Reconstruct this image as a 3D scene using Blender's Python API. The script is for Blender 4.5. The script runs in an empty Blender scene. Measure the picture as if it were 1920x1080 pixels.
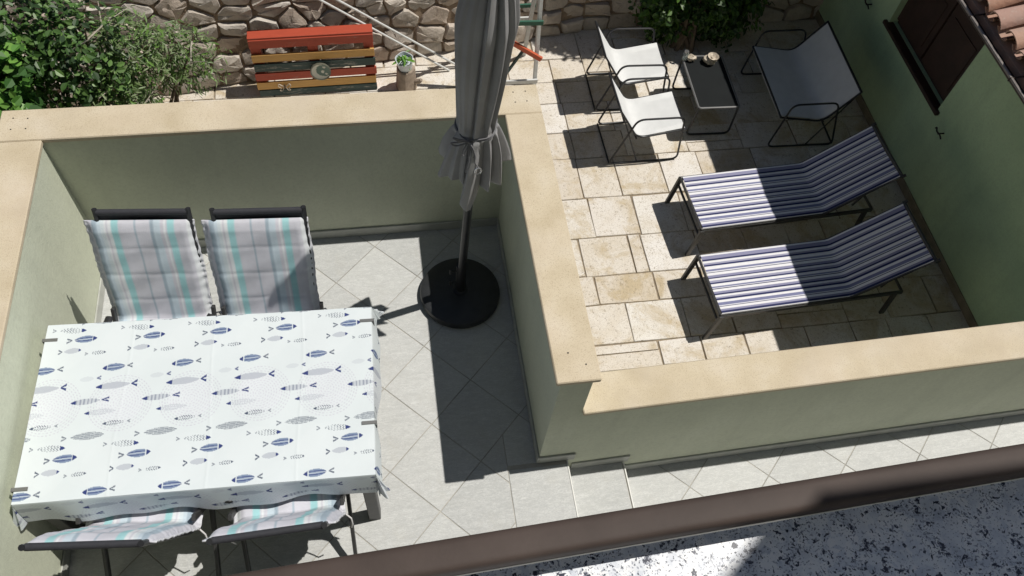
import bpy, math, random
import numpy as np
from mathutils import Vector, Matrix
from math import radians, sin, cos, pi
random.seed(4); rng = np.random.default_rng(4)
scene = bpy.context.scene
col = scene.collection

# ------------------------------------------------------------------ camera
cam_d = bpy.data.cameras.new('camera'); cam = bpy.data.objects.new('camera', cam_d); col.objects.link(cam)
cam_d.sensor_width = 36.0; cam_d.lens = 36.0 * 1532.5 / 1920.0
cam_d.clip_start = 0.05; cam_d.clip_end = 2000
Rm = Matrix.Rotation(radians(-15.337), 4, 'Z') @ Matrix.Rotation(radians(32.279), 4, 'X') @ Matrix.Rotation(radians(8.172), 4, 'Z')
cam.matrix_world = Matrix.Translation((0.1428, -1.2852, 4.2749)) @ Rm
scene.camera = cam
scene.render.resolution_x = 1024; scene.render.resolution_y = 576

# ------------------------------------------------------------------ sky, sun, exposure
SUN = Vector((0.496, 0.049, 1.023)).normalized()      # towards the sun
world = bpy.data.worlds.new('World'); scene.world = world; world.use_nodes = True
wn = world.node_tree.nodes; wl = world.node_tree.links
sky = wn.new('ShaderNodeTexSky'); sky.sky_type = 'NISHITA'; sky.sun_disc = False
sky.sun_elevation = math.asin(SUN.z); sky.sun_rotation = radians(84.4); sky.dust_density = .3; sky.air_density = .9; sky.ozone_density = 2.0
bg = wn['Background']; bg.inputs['Strength'].default_value = 0.05
wl.new(sky.outputs[0], bg.inputs['Color'])
sd = bpy.data.lights.new('sun', 'SUN'); sd.energy = 5.0; sd.angle = radians(0.53); sd.color = (1.0, 0.955, 0.88)
so = bpy.data.objects.new('sun', sd); col.objects.link(so); so.rotation_euler = (-SUN).to_track_quat('-Z', 'Y').to_euler()
so.location = (3, 1, 8)
scene.view_settings.view_transform = 'Standard'; scene.view_settings.look = 'None'
scene.view_settings.exposure = -0.25; scene.view_settings.gamma = 1.0

# ------------------------------------------------------------------ helpers: tagging
def tag(o, label, cat, group=None, kind='thing'):
    o['label'] = label; o['category'] = cat
    if group: o['group'] = group
    if kind: o['kind'] = kind
    return o
def empty(name, loc=(0, 0, 0), rz=0.0):
    o = bpy.data.objects.new(name, None); col.objects.link(o); o.empty_display_size = 0.1
    o.location = loc; o.rotation_euler = (0, 0, rz); return o
def copy_tree(o, parent=None):
    c = o.copy(); col.objects.link(c); c.parent = parent
    for ch in list(o.children): copy_tree(ch, c)
    return c

# ------------------------------------------------------------------ helpers: materials
def mat(name, color=(.5, .5, .5), rough=.6, metal=0.0, var=0.12, vscale=8.0, bump=0.0, bscale=60.0, spec=None, attr=None, trans=0.0, sheen=0.0):
    m = bpy.data.materials.new(name); m.use_nodes = True
    n = m.node_tree.nodes; l = m.node_tree.links; b = n['Principled BSDF']
    b.inputs['Roughness'].default_value = rough; b.inputs['Metallic'].default_value = metal
    if spec is not None: b.inputs['Specular IOR Level'].default_value = spec
    tc = n.new('ShaderNodeTexCoord')
    if attr:
        a = n.new('ShaderNodeAttribute'); a.attribute_name = attr; base = a.outputs['Color']
    else:
        c = n.new('ShaderNodeRGB'); c.outputs[0].default_value = (*color, 1); base = c.outputs[0]
    if var > 0:
        no = n.new('ShaderNodeTexNoise'); no.inputs['Scale'].default_value = vscale; no.inputs['Detail'].default_value = 6
        l.new(tc.outputs['Object'], no.inputs['Vector'])
        mr = n.new('ShaderNodeMapRange'); mr.inputs[1].default_value = .25; mr.inputs[2].default_value = .75
        mr.inputs[3].default_value = 1 - var; mr.inputs[4].default_value = 1 + var
        l.new(no.outputs['Fac'], mr.inputs[0])
        mx = n.new('ShaderNodeMix'); mx.data_type = 'RGBA'; mx.blend_type = 'MULTIPLY'; mx.inputs[0].default_value = 1
        cr = n.new('ShaderNodeCombineColor')
        for k in range(3): l.new(mr.outputs[0], cr.inputs[k])
        l.new(base, mx.inputs[6]); l.new(cr.outputs[0], mx.inputs[7]); base = mx.outputs[2]
    l.new(base, b.inputs['Base Color'])
    if bump > 0:
        nb = n.new('ShaderNodeTexNoise'); nb.inputs['Scale'].default_value = bscale; nb.inputs['Detail'].default_value = 5
        l.new(tc.outputs['Object'], nb.inputs['Vector'])
        bp = n.new('ShaderNodeBump'); bp.inputs['Strength'].default_value = bump; bp.inputs['Distance'].default_value = .01
        l.new(nb.outputs['Fac'], bp.inputs['Height']); l.new(bp.outputs[0], b.inputs['Normal'])
    if trans > 0:
        t = n.new('ShaderNodeBsdfTranslucent'); l.new(base, t.inputs['Color'])
        ms = n.new('ShaderNodeMixShader'); ms.inputs[0].default_value = trans
        l.new(b.outputs[0], ms.inputs[1]); l.new(t.outputs[0], ms.inputs[2]); l.new(ms.outputs[0], n['Material Output'].inputs['Surface'])
    return m
class NT:
    """small node-tree helper for the richer materials"""
    def __init__(s, name, rough=.6):
        s.m = bpy.data.materials.new(name); s.m.use_nodes = True; s.n = s.m.node_tree.nodes; s.l = s.m.node_tree.links
        s.b = s.n['Principled BSDF']; s.b.inputs['Roughness'].default_value = rough
        s.tc = s.n.new('ShaderNodeTexCoord'); s.oi = s.n.new('ShaderNodeObjectInfo')
    def vec(s, scale=(1, 1, 1), rnd=0.0, src='Object', rot=(0, 0, 0)):
        mp = s.n.new('ShaderNodeMapping'); mp.inputs['Scale'].default_value = scale; mp.inputs['Rotation'].default_value = rot
        s.l.new(s.tc.outputs[src], mp.inputs['Vector']); out = mp.outputs[0]
        if rnd:
            cx = s.n.new('ShaderNodeMath'); cx.operation = 'MULTIPLY'; cx.inputs[1].default_value = rnd; s.l.new(s.oi.outputs['Random'], cx.inputs[0])
            va = s.n.new('ShaderNodeVectorMath'); va.operation = 'ADD'; s.l.new(out, va.inputs[0]); s.l.new(cx.outputs[0], va.inputs[1]); out = va.outputs[0]
        return out
    def noise(s, v, scale, detail=6, rough=.55, dist=0.0):
        t = s.n.new('ShaderNodeTexNoise'); t.inputs['Scale'].default_value = scale; t.inputs['Detail'].default_value = detail
        t.inputs['Roughness'].default_value = rough; t.inputs['Distortion'].default_value = dist; s.l.new(v, t.inputs['Vector']); return t.outputs['Fac']
    def voro(s, v, scale, feat='F1', out='Distance'):
        t = s.n.new('ShaderNodeTexVoronoi'); t.feature = feat; t.inputs['Scale'].default_value = scale; s.l.new(v, t.inputs['Vector']); return t.outputs[out]
    def ramp(s, f, stops):
        r = s.n.new('ShaderNodeValToRGB'); e = r.color_ramp.elements
        while len(e) < len(stops): e.new(.5)
        for k, (p, c) in enumerate(stops):
            e[k].position = p; e[k].color = (*c, 1) if len(c) == 3 else c
        s.l.new(f, r.inputs[0]); return r.outputs[0]
    def mix(s, fac, a, b, mode='MIX'):
        x = s.n.new('ShaderNodeMix'); x.data_type = 'RGBA'; x.blend_type = mode
        for sock, val in ((0, fac), (6, a), (7, b)):
            if hasattr(val, 'is_linked') or isinstance(val, bpy.types.NodeSocket): s.l.new(val, x.inputs[sock])
            elif sock == 0: x.inputs[0].default_value = val
            else: x.inputs[sock].default_value = (*val, 1)
        return x.outputs[2]
    def rnd_col(s, stops): return s.ramp(s.oi.outputs['Random'], stops)
    def bump(s, f, strength=.3, dist=.01):
        b = s.n.new('ShaderNodeBump'); b.inputs['Strength'].default_value = strength; b.inputs['Distance'].default_value = dist
        s.l.new(f, b.inputs['Height'])
        if s.b.inputs['Normal'].is_linked: s.l.new(s.b.inputs['Normal'].links[0].from_socket, b.inputs['Normal'])
        s.l.new(b.outputs[0], s.b.inputs['Normal'])
    def done(s, c): s.l.new(c, s.b.inputs['Base Color']); return s.m

M = {}
def make_materials():
    # painted render of the terrace walls and of the house
    for key, a, b, c in (('render', (.62, .65, .53), (.54, .57, .455), (.59, .62, .495)), ('house_render', (.55, .73, .47), (.44, .60, .38), (.51, .68, .43))):
        t = NT(key, .85); v = t.vec()
        base = t.ramp(t.noise(v, 2.2, 7), [(.3, b), (.55, c), (.75, a)])
        streak = t.noise(t.vec((9, 9, .7)), 1.0, 5); base = t.mix(t.ramp(streak, [(.50, (0, 0, 0)), (.72, (.28, .28, .28))]), base, tuple(.82 * q for q in b))
        grain = t.noise(v, 55, 6, .75); base = t.mix(t.ramp(grain, [(.35, (.35, .35, .35)), (.55, (0, 0, 0))]), base, tuple(.78 * q for q in b))
        blot = t.noise(v, 5.5, 8, .7); base = t.mix(t.ramp(blot, [(.56, (0, 0, 0)), (.72, (.30, .30, .30))]), base, tuple(.75 * q for q in b))
        trow = t.noise(t.vec((3, 3, 7)), 2.6, 6, .65, 1.5); t.bump(trow, .10, .012)
        t.bump(t.noise(v, 140, 4), .35, .005); t.bump(t.noise(v, 18, 3), .12, .01); M[key] = t.done(base)
    # cream granulated coping
    t = NT('coping', .8); v = t.vec()
    base = t.ramp(t.noise(v, 5, 6), [(.3, (.50, .42, .29)), (.55, (.58, .50, .365)), (.75, (.63, .56, .44))])
    grit = t.noise(v, 190, 3, .7); base = t.mix(t.ramp(grit, [(.35, (.8, .8, .8)), (.46, (0, 0, 0))]), base, (.38, .30, .20))
    dirt = t.noise(v, 1.4, 8, .65); base = t.mix(t.ramp(dirt, [(.48, (0, 0, 0)), (.68, (.7, .7, .7))]), base, (.50, .43, .33)); pk = t.noise(v, 2.6, 6); base = t.mix(t.ramp(pk, [(.45, (0, 0, 0)), (.7, (.30, .30, .30))]), base, (.64, .54, .43)); lich = t.noise(v, 11, 8, .75); base = t.mix(t.ramp(lich, [(.62, (0, 0, 0)), (.72, (.4, .4, .4))]), base, (.36, .32, .25))
    t.bump(grit, .3, .004); M['coping'] = t.done(base)
    # slate-look grey ceramic tile
    t = NT('grey_tile', .5); v = t.vec((1, 1, 1), 37.0); vs = t.vec((3.0, 11, 1), 37.0)
    base = t.ramp(t.noise(vs, 3.5, 9, .65, .6), [(.3, (.36, .37, .36)), (.5, (.50, .51, .50)), (.72, (.60, .61, .60))])
    vein = t.noise(vs, 7, 9, .7, 1.6); base = t.mix(t.ramp(vein, [(.44, (0, 0, 0)), (.5, (.9, .9, .9)), (.55, (0, 0, 0))]), base, (.27, .28, .28))
    blot = t.noise(v, 9, 6); base = t.mix(t.ramp(blot, [(.5, (0, 0, 0)), (.8, (.35, .35, .35))]), base, (.45, .45, .42))
    base = t.mix(.45, base, t.rnd_col([(0, (.43, .44, .44)), (1, (.62, .63, .62))])); sta = t.noise(t.vec(), 3.0, 8, .7); base = t.mix(t.ramp(sta, [(.55, (0, 0, 0)), (.72, (.45, .45, .45))]), base, (.40, .39, .35))
    t.bump(vein, .35, .006); t.bump(t.noise(vs, 30, 5), .2, .004); M['tile'] = t.done(base)
    M['grout'] = mat('grout', (.36, .345, .31), .9, var=.45, vscale=5, bump=.3)
    M['nosing'] = mat('nosing', (.72, .72, .69), .45, var=.05)
    M['skirting'] = mat('skirting', (.42, .43, .40), .5, var=.15, vscale=12)
    # travertine-like pavers
    t = NT('paver', .8); v = t.vec((1, 1, 1), 41.0)
    pale = t.rnd_col([(0, (.68, .63, .56)), (.35, (.74, .71, .66)), (.65, (.64, .58, .50)), (1, (.75, .72, .68))])
    base = t.mix(t.ramp(t.noise(v, 4, 8, .6), [(.45, (0, 0, 0)), (.75, (.6, .6, .6))]), pale, (.54, .46, .34))
    st = t.noise(v, 2.6, 9, .72, .6); base = t.mix(t.ramp(st, [(.50, (0, 0, 0)), (.64, (.8, .8, .8))]), base, (.47, .37, .22))
    pits = t.noise(v, 42, 6, .75, .8); base = t.mix(t.ramp(pits, [(.33, (1, 1, 1)), (.44, (0, 0, 0))]), base, (.24, .19, .13))
    fine = t.noise(v, 120, 3); base = t.mix(t.ramp(fine, [(.33, (.6, .6, .6)), (.45, (0, 0, 0))]), base, (.34, .28, .2))
    t.bump(pits, .6, .01); t.bump(t.noise(v, 9, 5), .3, .01); M['paver'] = t.done(base)
    t = NT('soil', .95); v = t.vec(); base = t.ramp(t.noise(v, 6, 9, .7), [(.3, (.10, .075, .05)), (.7, (.24, .19, .14))]); t.bump(t.noise(v, 40, 6), .6, .03); M['soil'] = t.done(base)
    M['joint_sand'] = mat('joint_sand', (.26, .21, .15), .95, var=.35, vscale=20, bump=.5)
    # rubble stones
    t = NT('rubble_stone', .8); v = t.vec((1, 1, 1), 29.0)
    base = t.rnd_col([(0, (.47, .40, .33)), (.2, (.58, .53, .47)), (.4, (.43, .385, .34)), (.6, (.54, .44, .36)), (.8, (.62, .58, .53)), (1, (.50, .45, .40))])
    base = t.mix(t.ramp(t.noise(v, 7, 8, .7), [(.4, (0, 0, 0)), (.75, (.7, .7, .7))]), base, (.27, .23, .19))
    base = t.mix(t.ramp(t.noise(v, 16, 8, .7), [(.55, (0, 0, 0)), (.8, (.7, .7, .7))]), base, (.62, .59, .55))
    t.bump(t.noise(v, 12, 8, .7), .7, .03); t.bump(t.noise(v, 60, 5), .4, .01); M['stone'] = t.done(base)
    t = NT('mortar', .95); v = t.vec(); base = t.ramp(t.noise(v, 14, 8, .7), [(.3, (.17, .125, .09)), (.7, (.36, .27, .19))]); t.bump(t.noise(v, 45, 6), .7, .02); M['mortar'] = t.done(base)
    # speckled granite
    t = NT('granite', .22); v = t.vec()
    wv = t.n.new('ShaderNodeVectorMath'); wv.operation = 'ADD'
    nz = t.n.new('ShaderNodeTexNoise'); nz.inputs['Scale'].default_value = 60; nz.inputs['Detail'].default_value = 4; t.l.new(v, nz.inputs['Vector'])
    sc = t.n.new('ShaderNodeVectorMath'); sc.operation = 'SCALE'; sc.inputs['Scale'].default_value = .012; t.l.new(nz.outputs['Color'], sc.inputs[0])
    t.l.new(v, wv.inputs[0]); t.l.new(sc.outputs[0], wv.inputs[1]); w = wv.outputs[0]
    cells = t.voro(w, 85, 'F1', 'Color')
    sep = t.n.new('ShaderNodeSeparateColor'); t.l.new(cells, sep.inputs[0])
    soft = t.noise(w, 60, 6, .7); sm0 = t.n.new('ShaderNodeMath'); sm0.operation = 'MULTIPLY_ADD'; sm0.inputs[1].default_value = .45; t.l.new(sep.outputs[0], sm0.inputs[0]); t.l.new(soft, sm0.inputs[2])
    base = t.ramp(sm0.outputs[0], [(.35, (.52, .56, .64)), (.55, (.68, .71, .77)), (.75, (.80, .82, .85)), (.95, (.86, .86, .87))])
    big = t.noise(w, 24, 4, .6); base = t.mix(t.ramp(big, [(.50, (0, 0, 0)), (.66, (.55, .55, .55))]), base, (.47, .51, .59))
    for sc1, lo_, hi_, dk in ((110, .335, .36, (.035, .04, .065)), (190, .335, .36, (.06, .07, .10)), (300, .35, .40, (.30, .32, .38))):
        mask = t.noise(v, 26, 2, .5); n1 = t.noise(w, sc1, 2, .5)
        mm = t.n.new('ShaderNodeMath'); mm.operation = 'MULTIPLY_ADD'; mm.inputs[1].default_value = -.30; t.l.new(mask, mm.inputs[0]); mm.inputs[2].default_value = .14
        ad = t.n.new('ShaderNodeMath'); ad.operation = 'ADD'; t.l.new(n1, ad.inputs[0]); t.l.new(mm.outputs[0], ad.inputs[1])
        base = t.mix(t.ramp(ad.outputs[0], [(lo_, (1, 1, 1)), (hi_, (0, 0, 0))]), base, dk)
    M['granite'] = t.done(base)
    M['rail'] = mat('rail_paint', (.062, .046, .040), .62, var=.22, vscale=9, bump=.04, bscale=90, spec=.25)
    M['rail_edge'] = mat('rail_edge', (.55, .55, .55), .35, .8, var=.1)
    M['black_metal'] = mat('black_metal', (.022, .023, .026), .42, .2, var=.15, vscale=30)
    M['grey_metal'] = mat('grey_metal', (.055, .055, .055), .45, .3, var=.15, vscale=25)
    M['black_plastic'] = mat('black_plastic', (.018, .018, .02), .5, var=.1)
    M['sling'] = mat('sling_fabric', (.03, .031, .038), .75, var=.15, vscale=60, bump=.2, bscale=500)
    M['white_mesh'] = mat('pale_mesh', (.66, .67, .67), .75, var=.05, vscale=12, bump=.25, bscale=600)
    M['table_glass'] = mat('dark_table_top', (.007, .009, .010), .7, var=.2, spec=.2)
    M['table_frame'] = mat('table_frame', (.20, .20, .20), .4, .3, var=.1)
    M['canopy'] = mat('canopy_fabric', (.32, .32, .325), .85, var=.12, vscale=6, bump=.2, bscale=300)
    M['cord'] = mat('cord', (.17, .17, .18), .8, var=.1)
    M['steel'] = mat('steel', (.65, .65, .66), .25, .9, var=.05)
    M['base_slab'] = mat('base_slab', (.028, .030, .033), .45, var=.2, vscale=20, bump=.1, bscale=120)
    M['cloth'] = mat('printed_cloth', attr='col', rough=.6, var=0.02, vscale=6, bump=.06, bscale=25)
    M['cushion'] = mat('cushion_fabric', attr='col', rough=.9, var=0.05, vscale=30, bump=.2, bscale=260)
    M['lounger_fabric'] = mat('lounger_fabric', attr='col', rough=.8, var=0.04, vscale=30, bump=.2, bscale=500)
    M['leaf'] = mat('leaf', attr='col', rough=.45, var=0.0, trans=.3)
    M['bark'] = mat('bark', (.16, .12, .085), .9, var=.3, vscale=20, bump=.6, bscale=40)
    M['twig'] = mat('twig', (.42, .38, .31), .85, var=.25, vscale=30)
    for k, c in dict(red=(.42, .065, .03), ochre=(.60, .34, .10), green=(.03, .06, .055), white=(.66, .67, .66), orange=(.55, .10, .035), bottle=(.03, .13, .085)).items():
        t = NT('paint_' + k, .6); v = t.vec((1.2, 8, 8), 17.0)
        worn = t.noise(v, 3.2, 9, .75); base = t.mix(t.ramp(t.noise(v, 6, 6), [(.3, (.0, .0, .0)), (.8, (.5, .5, .5))]), c, tuple(.6 * q for q in c))
        lim = .62 if k != 'green' else .55
        base = t.mix(t.ramp(worn, [(lim, (0, 0, 0)), (lim + .06, (.8, .8, .8))]), base, (.36, .33, .29))
        t.bump(t.noise(v, 14, 6), .3, .006); M['p_' + k] = t.done(base)
    t = NT('terracotta', .85); v = t.vec((1, 1, 1), 23.0)
    base = t.rnd_col([(0, (.40, .22, .15)), (.3, (.48, .30, .22)), (.6, (.43, .27, .22)), (1, (.52, .33, .24))])
    base = t.mix(t.ramp(t.noise(v, 6, 9, .7), [(.45, (0, 0, 0)), (.75, (.7, .7, .7))]), base, (.36, .28, .25))
    base = t.mix(t.ramp(t.noise(v, 24, 7, .7), [(.58, (0, 0, 0)), (.75, (.7, .7, .7))]), base, (.55, .47, .38)); t.bump(t.noise(v, 30, 6), .4, .01); M['terracotta'] = t.done(base)
    M['gutter'] = mat('gutter_metal', (.06, .045, .04), .5, .3, var=.3, vscale=10)
    M['gutter_rim'] = mat('gutter_rim', (.30, .27, .25), .45, .3, var=.3, vscale=30)
    M['shutter'] = mat('shutter_wood', (.045, .024, .018), .55, var=.3, vscale=7, bump=.15, bscale=40)
    M['stump'] = mat('stump_wood', (.30, .24, .19), .9, var=.35, vscale=16, bump=.6, bscale=30)
    M['pot'] = mat('pot_glaze', (.55, .60, .64), .4, var=.2, vscale=14)
    M['plate'] = mat('plate_enamel', attr='col', rough=.3, var=.05, vscale=30)
    M['iron'] = mat('iron', (.03, .028, .026), .7, .4, var=.2)
    M['shell'] = mat('shell', (.52, .45, .36), .6, var=.4, vscale=40, bump=.5, bscale=50)
    M['facade'] = mat('facade', (.5, .52, .44), .85, var=.1, vscale=4)
make_materials()

# ------------------------------------------------------------------ helpers: geometry
class MB:
    def __init__(s): s.v = []; s.f = []
    def add(s, vs, fs):
        o = len(s.v); s.v += [tuple(p) for p in vs]; s.f += [tuple(i + o for i in f) for f in fs]; return s
    def cbox(s, x0, x1, y0, y1, z0, z1, b=.004, T=None):
        """chamfered box"""
        b = min(b, (x1 - x0) / 3, (y1 - y0) / 3, (z1 - z0) / 3); vs = []; ix = {}
        for sx in (0, 1):
            for sy in (0, 1):
                for sz in (0, 1):
                    X, Y, Z = (x0, x1)[sx], (y0, y1)[sy], (z0, z1)[sz]; dx, dy, dz = (b, -b)[sx], (b, -b)[sy], (b, -b)[sz]
                    for k, p in enumerate(((X, Y + dy, Z + dz), (X + dx, Y, Z + dz), (X + dx, Y + dy, Z))):
                        ix[sx, sy, sz, k] = len(vs); vs.append(p)
        fs = []
        for k in range(3):
            for a in (0, 1):
                q = []
                for (p, r) in ((0, 0), (1, 0), (1, 1), (0, 1)):
                    t = [p, r]; t.insert(k, a); q.append(ix[t[0], t[1], t[2], k])
                if (a == 0) ^ (k == 1): q.reverse()
                fs.append(q)
        for k in range(3):
            i, j = [t for t in range(3) if t != k]
            for p in (0, 1):
                for r in (0, 1):
                    A = [0, 0, 0]; A[i] = p; A[j] = r; B = A[:]; B[k] = 1
                    q = [ix[(*A, i)], ix[(*B, i)], ix[(*B, j)], ix[(*A, j)]]; fs.append(q)
        for sx in (0, 1):
            for sy in (0, 1):
                for sz in (0, 1): fs.append([ix[sx, sy, sz, k] for k in range(3)])
        if T is not None: vs = [T @ Vector(p) for p in vs]
        return s.add(vs, fs)
    def tube(s, path, r, n=8, cap=True, closed=False):
        P = [Vector(p) for p in path]; m = len(P); up = None; rings = []
        for i in range(m):
            if closed: d = P[(i + 1) % m] - P[i - 1]
            else: d = P[min(i + 1, m - 1)] - P[max(i - 1, 0)]
            d.normalize()
            if up is None: up = d.orthogonal().normalized()
            else:
                up = up - d * up.dot(d)
                if up.length < 1e-6: up = d.orthogonal()
                up.normalize()
            sd_ = d.cross(up); rr = r[i] if isinstance(r, (list, tuple)) else r
            rings.append([P[i] + (up * cos(2 * pi * k / n) + sd_ * sin(2 * pi * k / n)) * rr for k in range(n)])
        vs = [p for ring in rings for p in ring]; fs = []
        for i in range(m if closed else m - 1):
            a = i * n; b = ((i + 1) % m) * n
            for k in range(n): fs.append((a + k, a + (k + 1) % n, b + (k + 1) % n, b + k))
        if cap and not closed: fs.append(tuple(range(n))[::-1]); fs.append(tuple((m - 1) * n + k for k in range(n)))
        return s.add(vs, fs)
    def lathe(s, prof, c=(0, 0, 0), n=24, rfun=None):
        vs = []; fs = []
        for (r, z) in prof:
            for k in range(n):
                a = 2 * pi * k / n; q = r * (rfun(a, z) if rfun else 1); vs.append((c[0] + q * cos(a), c[1] + q * sin(a), c[2] + z))
        for i in range(len(prof) - 1):
            for k in range(n): fs.append((i * n + k, i * n + (k + 1) % n, (i + 1) * n + (k + 1) % n, (i + 1) * n + k))
        fs.append(tuple(range(n))[::-1]); fs.append(tuple((len(prof) - 1) * n + k for k in range(n)))
        return s.add(vs, fs)
    def slab(s, poly, z0, z1, b=.004):
        """prism of a convex counter-clockwise polygon with a chamfered top edge"""
        n = len(poly); c = Vector((sum(p[0] for p in poly) / n, sum(p[1] for p in poly) / n))
        ins = inset(poly, b) or poly
        if len(ins) != n: ins = [tuple(c + (Vector(p) - c) * .96) for p in poly]
        vs = [(x, y, z0) for x, y in poly] + [(x, y, z1 - b) for x, y in poly] + [(x, y, z1) for x, y in ins]
        fs = []
        for r in (0, 1):
            for k in range(n): fs.append((r * n + k, r * n + (k + 1) % n, (r + 1) * n + (k + 1) % n, (r + 1) * n + k))
        fs.append(tuple(2 * n + k for k in range(n))); return s.add(vs, fs)
    def build(s, name, m, parent=None, smooth=40, attr=None):
        me = bpy.data.meshes.new(name); me.from_pydata(s.v, [], s.f); me.materials.append(M[m] if isinstance(m, str) else m)
        if smooth:
            me.polygons.foreach_set('use_smooth', [True] * len(me.polygons)); me.set_sharp_from_angle(angle=radians(smooth))
        if attr is not None:
            ca = me.color_attributes.new('col', 'FLOAT_COLOR', 'POINT')
            a = np.ones((len(s.v), 4), np.float32); a[:, :3] = attr; ca.data.foreach_set('color', a.ravel())
        me.update(); o = bpy.data.objects.new(name, me); col.objects.link(o)
        if parent: o.parent = parent
        return o
def inset(poly, d):
    n = len(poly); L = []
    for i in range(n):
        a = Vector(poly[i]); b = Vector(poly[(i + 1) % n]); t = (b - a)
        if t.length < 1e-6: return None
        t.normalize(); nn = Vector((-t.y, t.x)); L.append((a + nn * d, t))
    out = []
    for i in range(n):
        (p, t), (q, u) = L[i - 1], L[i]; den = t.x * u.y - t.y * u.x
        if abs(den) < 1e-6: out.append(tuple(q)); continue
        k = ((q - p).x * u.y - (q - p).y * u.x) / den; out.append(tuple(p + t * k))
    return out
def clip(poly, nx, ny, c):
    """keep nx*x+ny*y<=c"""
    out = []
    for i in range(len(poly)):
        a, b = poly[i], poly[(i + 1) % len(poly)]; da = nx * a[0] + ny * a[1] - c; db = nx * b[0] + ny * b[1] - c
        if da <= 0: out.append(a)
        if da * db < 0: t = da / (da - db); out.append((a[0] + (b[0] - a[0]) * t, a[1] + (b[1] - a[1]) * t))
    res = []
    for p in out:
        if not res or math.dist(p, res[-1]) > 1e-4: res.append(p)
    if len(res) > 1 and math.dist(res[0], res[-1]) < 1e-4: res.pop()
    return res
def area(p): return .5 * sum(p[i - 1][0] * p[i][1] - p[i][0] * p[i - 1][1] for i in range(len(p)))
def rpath(pts, r, n=5, closed=False):
    """round the corners of a polyline"""
    P = [Vector(p) for p in pts]; out = []; m = len(P)
    for i in range(m):
        if not closed and i in (0, m - 1): out.append(P[i]); continue
        a, b, c = P[i - 1], P[i], P[(i + 1) % m]; u = (a - b); w = (c - b); q = min(r, u.length * .48, w.length * .48)
        u.normalize(); w.normalize()
        for k in range(n + 1):
            t = k / n; s0 = b + u * q; s1 = b + w * q; out.append(s0 * (1 - t) ** 2 + b * 2 * t * (1 - t) + s1 * t ** 2)
    return out
def grid_faces(nu, nv, wrap=False):
    return [(i * nv + j, i * nv + (j + 1) % nv, (i + 1) * nv + (j + 1) % nv, (i + 1) * nv + j) for i in range(nu - 1) for j in range(nv if wrap else nv - 1)]

# ------------------------------------------------------------------ measured frame of the place (metres; terrace floor z = 0)
ZP = -1.59                       # stone patio
ZPATH = -.32                     # lower path right of the steps
H1 = 1.023; H2 = .664            # coping tops
XL0, XL1, XP0, XP1 = -1.765, -1.544, .811, 1.017
YF0, YF1, YP = 1.800, 2.016, .183
XH = 5.03                        # house wall
SA = math.tan(radians(1.14))     # the lower wall runs 1.1 degrees off the terrace

def structure(o): o['kind'] = 'structure'; return o
# ground sheet to the horizon
g = MB(); g.add([(-300, -300, 0), (300, -300, 0), (300, 300, 0), (-300, 300, 0)], [(0, 1, 2, 3)])
gr = structure(g.build('ground', 'soil', smooth=0)); gr.location.z = ZP - .06

# ------------------------------------------------------------------ terrace floor, steps, path with their tiles
tf = MB().cbox(-1.72, .99, -1.6, 1.81, ZP - .05, -.0028, .002).build('terrace_floor', 'grout', smooth=0); structure(tf)
def tiles(parent, u0, v0, su, sv, clips, z, kmin, kmax, corner=None):
    for i in range(kmin, kmax):
        for j in range(kmin, kmax):
            ua, ub, va, vb = u0 + i * su, u0 + (i + 1) * su, v0 + j * sv, v0 + (j + 1) * sv
            poly = [((u - v) / 2, (u + v) / 2) for u, v in ((ua, va), (ub, va), (ub, vb), (ua, vb))]
            for cl in clips:
                poly = clip(poly, *cl)
                if len(poly) < 3: break
            if len(poly) < 3: continue
            polys = [poly]
            if corner:                      # leave the head of the steps free
                cx, cy = corner
                if max(p[0] for p in poly) > cx and min(p[1] for p in poly) < cy:
                    polys = [clip(poly, 1, 0, cx)]; q = clip(poly, -1, 0, -cx)
                    if len(q) > 2: polys.append(clip(q, 0, -1, -cy))
            for poly in polys:
              if len(poly) < 3 or area(poly) < .0015: continue
              ins = inset(poly, .0022)
              if not ins or area(ins) < .001: continue
              c = (sum(p[0] for p in ins) / len(ins), sum(p[1] for p in ins) / len(ins))
              o = MB().slab([(p[0] - c[0], p[1] - c[1]) for p in ins], -.01, random.uniform(-.0006, .0006), .0016).build('tile', 'tile', parent, smooth=0)
              o.location = (c[0], c[1], z)
tiles(tf, .265, .2, .494, .490, [(1, 0, .834), (-1, 0, 1.555), (0, 1, 1.808), (0, -1, .95)], 0, -7, 6, corner=(.664, .1885))
# landing tiles, set square along the head of the steps
y = -.95
while y < .19:
    y1 = min(y + .56, .192)
    if y1 - y > .03:
        o = MB().slab([(-.163, 0), (.163, 0), (.163, y1 - y - .004), (-.163, y1 - y - .004)], -.01, .0005, .002).build('tile', 'tile', tf, smooth=0); o.location = (.829, y, 0)
    y = y1
structure(MB().cbox(.992, 1.0, -1.6, .19, -.17, .003, .002).build('step_nosing', 'nosing', smooth=0))
st = structure(MB().cbox(.986, 1.343, -1.6, .195, ZP - .05, -.1628, .002).build('step', 'grout', smooth=0))
for (ya, yb) in ((-.95, -.376), (-.372, .192)):
    o = MB().slab([(-.168, 0), (.168, 0), (.168, yb - ya), (-.168, yb - ya)], -.01, 0, .002).build('tile', 'tile', st, smooth=0); o.location = (1.171, ya, -.16)
structure(MB().cbox(1.345, 1.353, -1.6, .19, -.33, -.157, .002).build('step_nosing', 'nosing', smooth=0))
pf = structure(MB().cbox(1.339, 7.0, -1.6, .34, ZP - .05, ZPATH - .0028, .002).build('path', 'grout', smooth=0))
tiles(pf, 1.797, -2.19, .505, .487, [(-1, 0, -1.358), (1, 0, 4.6), (-SA, 1, .19 - SA), (0, -1, .95)], ZPATH, -12, 12)

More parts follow.
